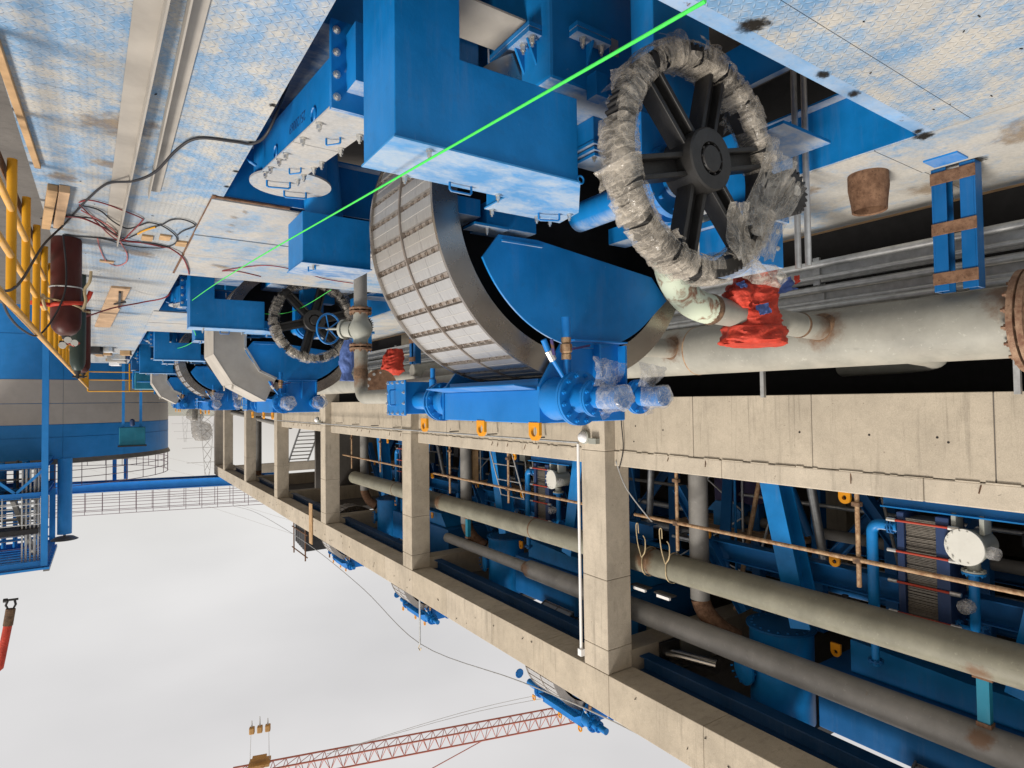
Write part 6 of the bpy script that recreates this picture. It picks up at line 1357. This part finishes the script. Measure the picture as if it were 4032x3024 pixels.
for i in range(8): zz_ = 4.2+0.45*i; MB().bar((2.0, 32.5+0.2*i, zz_), (6.2, 32.5+0.2*i, zz_+q.uniform(-0.1, 0.1)), 0.08, 0.08).obj('cross_rail', q.choice(['tankblue', 'pipe_dk']), tw)
for x in (2.15, 2.32, 2.50, 2.68): MB().box(x, x+0.03, 31.9+0.4*(x-2), 31.95+0.4*(x-2), 3.9, 8.05).obj('guide_rail', 'galv', tw)
tv = thing('vent_stack', P3(-2.55, 33.8, 3.9), 'upright blue-grey duct with a flared cap beside the stair tower', 'duct')
p = P3(-2.45, 33.6, 3.9); b = MB(); b.cyl(p, p+Vector((0, 0, 3.35)), 0.27, n=24); b.obj('duct', 'tankblue', tv, 40); b = MB(); b.cyl(p+Vector((0, 0, 3.48)), p+Vector((0, 0, 3.60)), 0.34, 0.52, n=24); b.obj('cap', 'pipe_dk', tv, 40)
MB().cyl(p+Vector((0, 0, 3.3)), p+Vector((0, 0, 3.5)), 0.05, n=8).obj('cap_stem', 'pipe_dk', tv)
for i in range(5): MB().box(2.2+0.13*i, 2.25+0.13*i, 31.6, 31.7, 4.1, 8.05).obj('mullion', 'galv', tw)
# teal gantry post with lamp box in front of the tank
gt = thing('control_stand', (-1.0, 29.0, -1), 'small teal control stand on two legs before the tank', 'control stand')
g0 = P3(1.95, 30, 0)
for dx in (-0.26, 0.36): MB().box(g0.x+dx-0.05, g0.x+dx+0.05, g0.y-0.05, g0.y+0.05, -2, 2.55).obj('leg', 'tankblue', gt)
MB().box(g0.x-0.42, g0.x+0.50, g0.y-0.25, g0.y+0.25, 2.5, 3.25).obj('box', 'teal', gt, bevel=0.02); MB().box(g0.x-0.47, g0.x+0.55, g0.y-0.3, g0.y+0.3, 3.25, 3.30).obj('cap', 'blacksteel', gt)
MB().lathe((g0.x+0.05, g0.y-0.3, 2.15), (0, 0, 1), [(0, 0.03), (0.05, 0.09), (0.25, 0.09), (0.3, 0.05)], 12).obj('lamp', 'navy', gt, 40)
# teal machine at the far end of the platform
fm = thing('cable_reel_stand', (-1.6, 25.5, -0.05), 'teal tube-framed machine box at the far end of the platform', 'machine')
MB().box(-2.2, -0.9, 25.2, 26.0, 0.35, 1.02).obj('body', 'teal', fm, bevel=0.03)
b = MB(); b.tube(smoothpath([(-0.85, 25.1, 1.0), (-0.85, 25.1, 0.45), (-1.0, 25.1, 0.40), (-2.2, 25.1, 0.40)], 4), 0.035, 10); b.tube([(-2.2, 25.1, 0.75), (-0.95, 25.1, 0.75)], 0.03, 8); b.tube([(-1.5, 25.1, 0.4), (-1.5, 25.1, 1.2)], 0.03, 8); b.obj('tube_frame', 'blue', fm, 50)
MB().box(-2.3, -0.8, 25.1, 26.1, -0.06, 0.34).obj('base', 'blue_dk', fm)
ft = thing('junk_pile', (0, 21.5, -0.03), 'heap of pale rags, boxes and scraps far along the walkway', 'scrap heap')
q = random.Random(77)
for i in range(16):
    x, y = q.uniform(-0.6, 0.35), q.uniform(20.0, 26.0); s = q.uniform(0.06, 0.2); MB().obox((x, y, -0.03+s*0.5), (s*q.uniform(0.6, 1.3), s*0.3, 0), (-s*0.2, s, 0.0), (0, 0, s*0.5)).obj('scrap', q.choice(['plaster', 'wood', 'whitepaint', 'blacksteel', 'navy', 'hood', 'strip', 'plywood']), ft, bevel=0.01)
# bagged motor on the third trough
bm_ = lumpy('bagged_motor', [(1.75, -2.9, 26.6, 0.15, 0.15), (1.9, -2.95, 26.6, 0.30, 0.28), (2.1, -2.95, 26.6, 0.30, 0.28), (2.22, -3.0, 26.6, 0.20, 0.2), (2.35, -3.15, 26.6, 0.33, 0.3), (2.6, -3.2, 26.6, 0.37, 0.34), (2.85, -3.2, 26.6, 0.34, 0.3), (3.0, -3.2, 26.6, 0.22, 0.2), (3.02, -3.2, 26.6, 0.05, 0.05)], 'film_dk', 61, 22, None, 0.05)
tag(bm_, 'grey plastic-bagged motor standing out against the sky beyond the hooded separator', 'motor')
MB().cyl((-2.95, 26.6, -0.03), (-2.95, 26.6, 2.2), 0.10, n=12).obj('stand', 'pipe_dk', bm_)

# ================================================================ crane, hanging hook, wires, pylons, hills
cr = thing('tower_crane_jib', P3(25, 85, 44), 'red lattice crane jib crossing the sky', 'crane')
J0, J1 = P3(10.8, 80, 1.6+0.5445*80), P3(38.6, 84, 1.6+0.5030*84); J0, J1 = J0+(J0-J1)*0.06, J1+(J1-J0)*0.18; jd = (J1-J0); JL = jd.length; jd /= JL; jn = Vector((-jd.y, jd.x, 0)).normalized()
Hh = 2.0; jw = 0.9
ch = [lambda s: J0+jd*s+jn*jw, lambda s: J0+jd*s-jn*jw, lambda s: J0+jd*s+Vector((0, 0, Hh))]
for c in ch: MB().cyl(c(0), c(JL), 0.11, n=8).obj('chord', 'crane', cr, 50)
b = MB(); st = 1.5; n = int(JL/st)
for i in range(n):
    s0, s1 = i*st, (i+1)*st; m_ = (s0+s1)/2
    for c in ch[:2]: b.cyl(c(s0), ch[2](m_), 0.045, n=5, caps=False); b.cyl(ch[2](m_), c(s1), 0.045, n=5, caps=False)
    b.cyl(ch[0](s0), ch[1](s1), 0.04, n=5, caps=False)
b.obj('lacing', 'crane', cr)
tie = MB(); A_ = ch[2](JL*0.62); tie.tube([A_, A_+Vector((0, 0, 0))+(ch[2](JL*0.2)-A_)*0.5+Vector((0, 0, 3.5)), P3(8, 79, 1.6+0.66*79)], 0.06, 6); tie.obj('pendant', 'crane', cr)
hk = thing('crane_hook', P3(11.3, 80.3, 42), 'small crane trolley and hook block hanging from the jib', 'crane hook')
tp = P3(11.3, 80.6, 1.6+0.541*80.6); hb = P3(11.33, 80.6, 1.6+0.490*80.6)
MB().obox(tp+Vector((0, 0, -0.2)), jd*1.2, jn*0.9, Vector((0, 0, 0.16))).obj('trolley', 'hookbrown', hk)
MB().obox(tp+Vector((0, 0, -0.9)), jd*0.8, jn*0.3, Vector((0, 0, 0.10))).obj('trolley_sheave', 'hookbrown', hk)
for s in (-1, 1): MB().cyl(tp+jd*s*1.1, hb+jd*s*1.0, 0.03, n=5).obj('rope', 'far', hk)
for s in (-0.9, 0, 0.9): MB().obox(hb+jd*s+Vector((0, 0, -0.1)), jd*0.30, jn*0.3, Vector((0, 0, 0.40))).obj('sheave', 'hookbrown', hk, bevel=0.1)
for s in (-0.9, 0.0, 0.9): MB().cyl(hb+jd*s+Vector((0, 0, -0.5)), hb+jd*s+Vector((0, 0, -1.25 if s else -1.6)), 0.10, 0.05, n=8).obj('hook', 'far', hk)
# ropes of the jib
for i, (a, z_) in enumerate(((0.30, 0.0), (0.26, 0.8))):
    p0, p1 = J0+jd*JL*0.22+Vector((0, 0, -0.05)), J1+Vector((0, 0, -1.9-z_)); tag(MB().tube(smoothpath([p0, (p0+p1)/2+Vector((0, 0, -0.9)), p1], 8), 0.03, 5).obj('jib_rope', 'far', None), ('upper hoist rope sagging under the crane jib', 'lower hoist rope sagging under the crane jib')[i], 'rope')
# red sling with shackle hanging into the picture
sl = thing('red_lifting_sling', P3(-5.6, 12, 4.5), 'red sling with an iron shackle hanging in the sky', 'sling')
s0 = P3(-5.55, 12, 1.6+0.258*12); s1 = P3(-6.15, 12, 1.6+0.325*12); s2 = s1+(s1-s0)*3+Vector((0, 0, 6))
MB().tube(smoothpath([s0, (s0+s1)/2, s1, s1+(s1-s0), s2], 5), [0.055]*21, 12).obj('webbing', 'redcloth', sl, 50)
MB().tube([s0+Vector((0, 0, -0.04)), s0+(s1-s0)*0.25], 0.062, 12).obj('collar', 'weld', sl, 50)
sd = Vector((0.99, 0.1, 0)); b = MB(); b.tube([s0+sd*(-0.045)+Vector((0, 0, -0.17)), s0+sd*(-0.06)+Vector((0, 0, -0.10)), s0+sd*(-0.03)+Vector((0, 0, -0.035)), s0+sd*0.03+Vector((0, 0, -0.035)), s0+sd*0.06+Vector((0, 0, -0.10)), s0+sd*0.035+Vector((0, 0, -0.17))], 0.016, 8); b.tube([s0+sd*(-0.09)+Vector((0, 0, -0.175)), s0+sd*0.09+Vector((0, 0, -0.175))], 0.017, 8); b.cyl(s0+sd*0.04+Vector((0, 0, -0.175)), s0+sd*0.09+Vector((0, 0, -0.175)), 0.03, n=10); b.obj('shackle', 'blacksteel', sl, 50)
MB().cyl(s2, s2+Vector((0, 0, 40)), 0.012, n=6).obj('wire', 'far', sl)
# wire posts on the roof and the wire
wp = thing('wire_post', (-6.2, 13.2, 6.16), 'thin steel post on the roof edge carrying a wire', 'post')
MB().cyl((-6.2, 13.2, 6.10), (-6.2, 13.2, 7.32), 0.022, n=8).obj('pole', 'galv', wp, 50)
b = MB(); b.tube([(-6.2, 13.2, 7.30), (-6.2, 13.28, 7.42), (-6.2, 13.2, 7.46), (-6.2, 13.14, 7.38)], 0.012, 6); b.obj('hook', 'rope', wp)
tag(MB().tube(smoothpath([(-6.2, 4.6, 6.22), (-6.2, 6.5, 6.30), (-6.2, 9.0, 6.62), (-6.2, 13.2, 7.30), (-6.2, 17.0, 6.95), (-6.2, 22, 6.75), (-6.2, 28, 6.80), (-6.2, 33, 7.0), (-6.3, 39, 7.6)], 6), 0.010, 6).obj('roof_wire', 'galv', None, 50), 'thin wire sagging between posts above the roof beam', 'wire')
# scaffold tower and tarpaulin bundle standing on the roof
t = thing('roof_scaffold', (-7.2, 26.6, 6.1), 'small dark scaffold with boards standing on the roof edge', 'scaffold')
for x in (-6.9, -7.9):
    for y in (25.6, 27.4): MB().cyl((x, y, 6.1), (x, y, 8.1), 0.03, n=6).obj('standard', 'rust', t)
for i in range(6): MB().box(-7.95+0.02*i, -6.95, 25.75+0.28*i, 25.98+0.28*i, 6.3, 7.75-0.03*i).obj('board', 'blacksteel', t)
for zz_ in (7.0, 7.9): MB().cyl((-6.9, 25.3, zz_), (-6.9, 27.7, zz_), 0.025, n=6).obj('ledger', 'rust', t)
tag(MB().box(-6.02, -5.99, 21.4, 21.75, 5.1, 6.5).obj('board_strip', 'wood', None), 'upright wooden strip fixed on the concrete frame', 'board')
# pylons and their lines
def pylon(az, d, h, label):
    o = P3(az, d, -9); t = thing('pylon', o, label, 'pylon', 'pylons on the horizon')
    b = MB(); w = h*0.09; top = o+Vector((0, 0, h)); ax = Vector((math.cos(R_(az)), math.sin(R_(az)), 0)); ay = Vector((-ax.y, ax.x, 0))
    leg = lambda i, f: o+(ax*(1 if i & 1 else -1)+ay*(1 if i & 2 else -1))*w*(1-0.82*f)+Vector((0, 0, h*f))
    r = h*0.0028
    for i in range(4): b.cyl(leg(i, 0), leg(i, 1), r, n=5)
    for j in range(8):
        f0, f1 = 1-(1-j/8)**1.0, 1-(1-(j+1)/8)**1.0
        for (i, k_) in ((0, 1), (1, 3), (3, 2), (2, 0)): b.cyl(leg(i, f0), leg(k_, f1), r*0.7, n=4); b.cyl(leg(k_, f0), leg(i, f1), r*0.7, n=4)
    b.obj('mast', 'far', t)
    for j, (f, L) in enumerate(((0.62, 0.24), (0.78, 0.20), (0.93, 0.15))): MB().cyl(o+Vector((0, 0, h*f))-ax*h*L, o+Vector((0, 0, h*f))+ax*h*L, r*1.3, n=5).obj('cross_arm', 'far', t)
    return t
pylon(5.6, 620, 44, 'lattice pylon in the gap between the tank and the concrete frame')
pylon(7.25, 520, 70, 'nearer lattice pylon beside the end of the concrete frame')
for i, (z0, z1) in enumerate(((22, 40), (27, 47), (32, 56), (36, 62))):
    p0, p1 = P3(-9, 640, z0*0.75), P3(14, 300, z1); pm = (p0+p1)/2+Vector((0, 0, -6))
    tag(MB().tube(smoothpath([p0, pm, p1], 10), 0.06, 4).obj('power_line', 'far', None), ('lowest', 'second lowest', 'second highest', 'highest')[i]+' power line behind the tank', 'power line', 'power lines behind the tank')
# hills on the horizon
M['hill'] = plain('dry hillside', (0.20, 0.20, 0.17), 0.9, 0, 0.2, 0.01, 0)
b = MB(); q = random.Random(8); n = 80; vs = []; fs = []
for i in range(n+1):
    a = R_(-70+150*i/n); h_ = 10+34*(0.5+0.5*math.sin(i*0.35))*(0.6+0.4*math.sin(i*0.13+1))+5*q.random()
    for (d, zz_) in ((1500, -9), (1750, h_*0.7), (1950, h_), (2300, -9)): vs.append((-math.sin(a)*d, math.cos(a)*d, zz_))
for i in range(n):
    for j in range(3): k_ = i*4+j; fs.append((k_, k_+4, k_+5, k_+1))
b.add(vs, fs); tag(b.obj('hills', 'hill', None, 60), kind='structure')
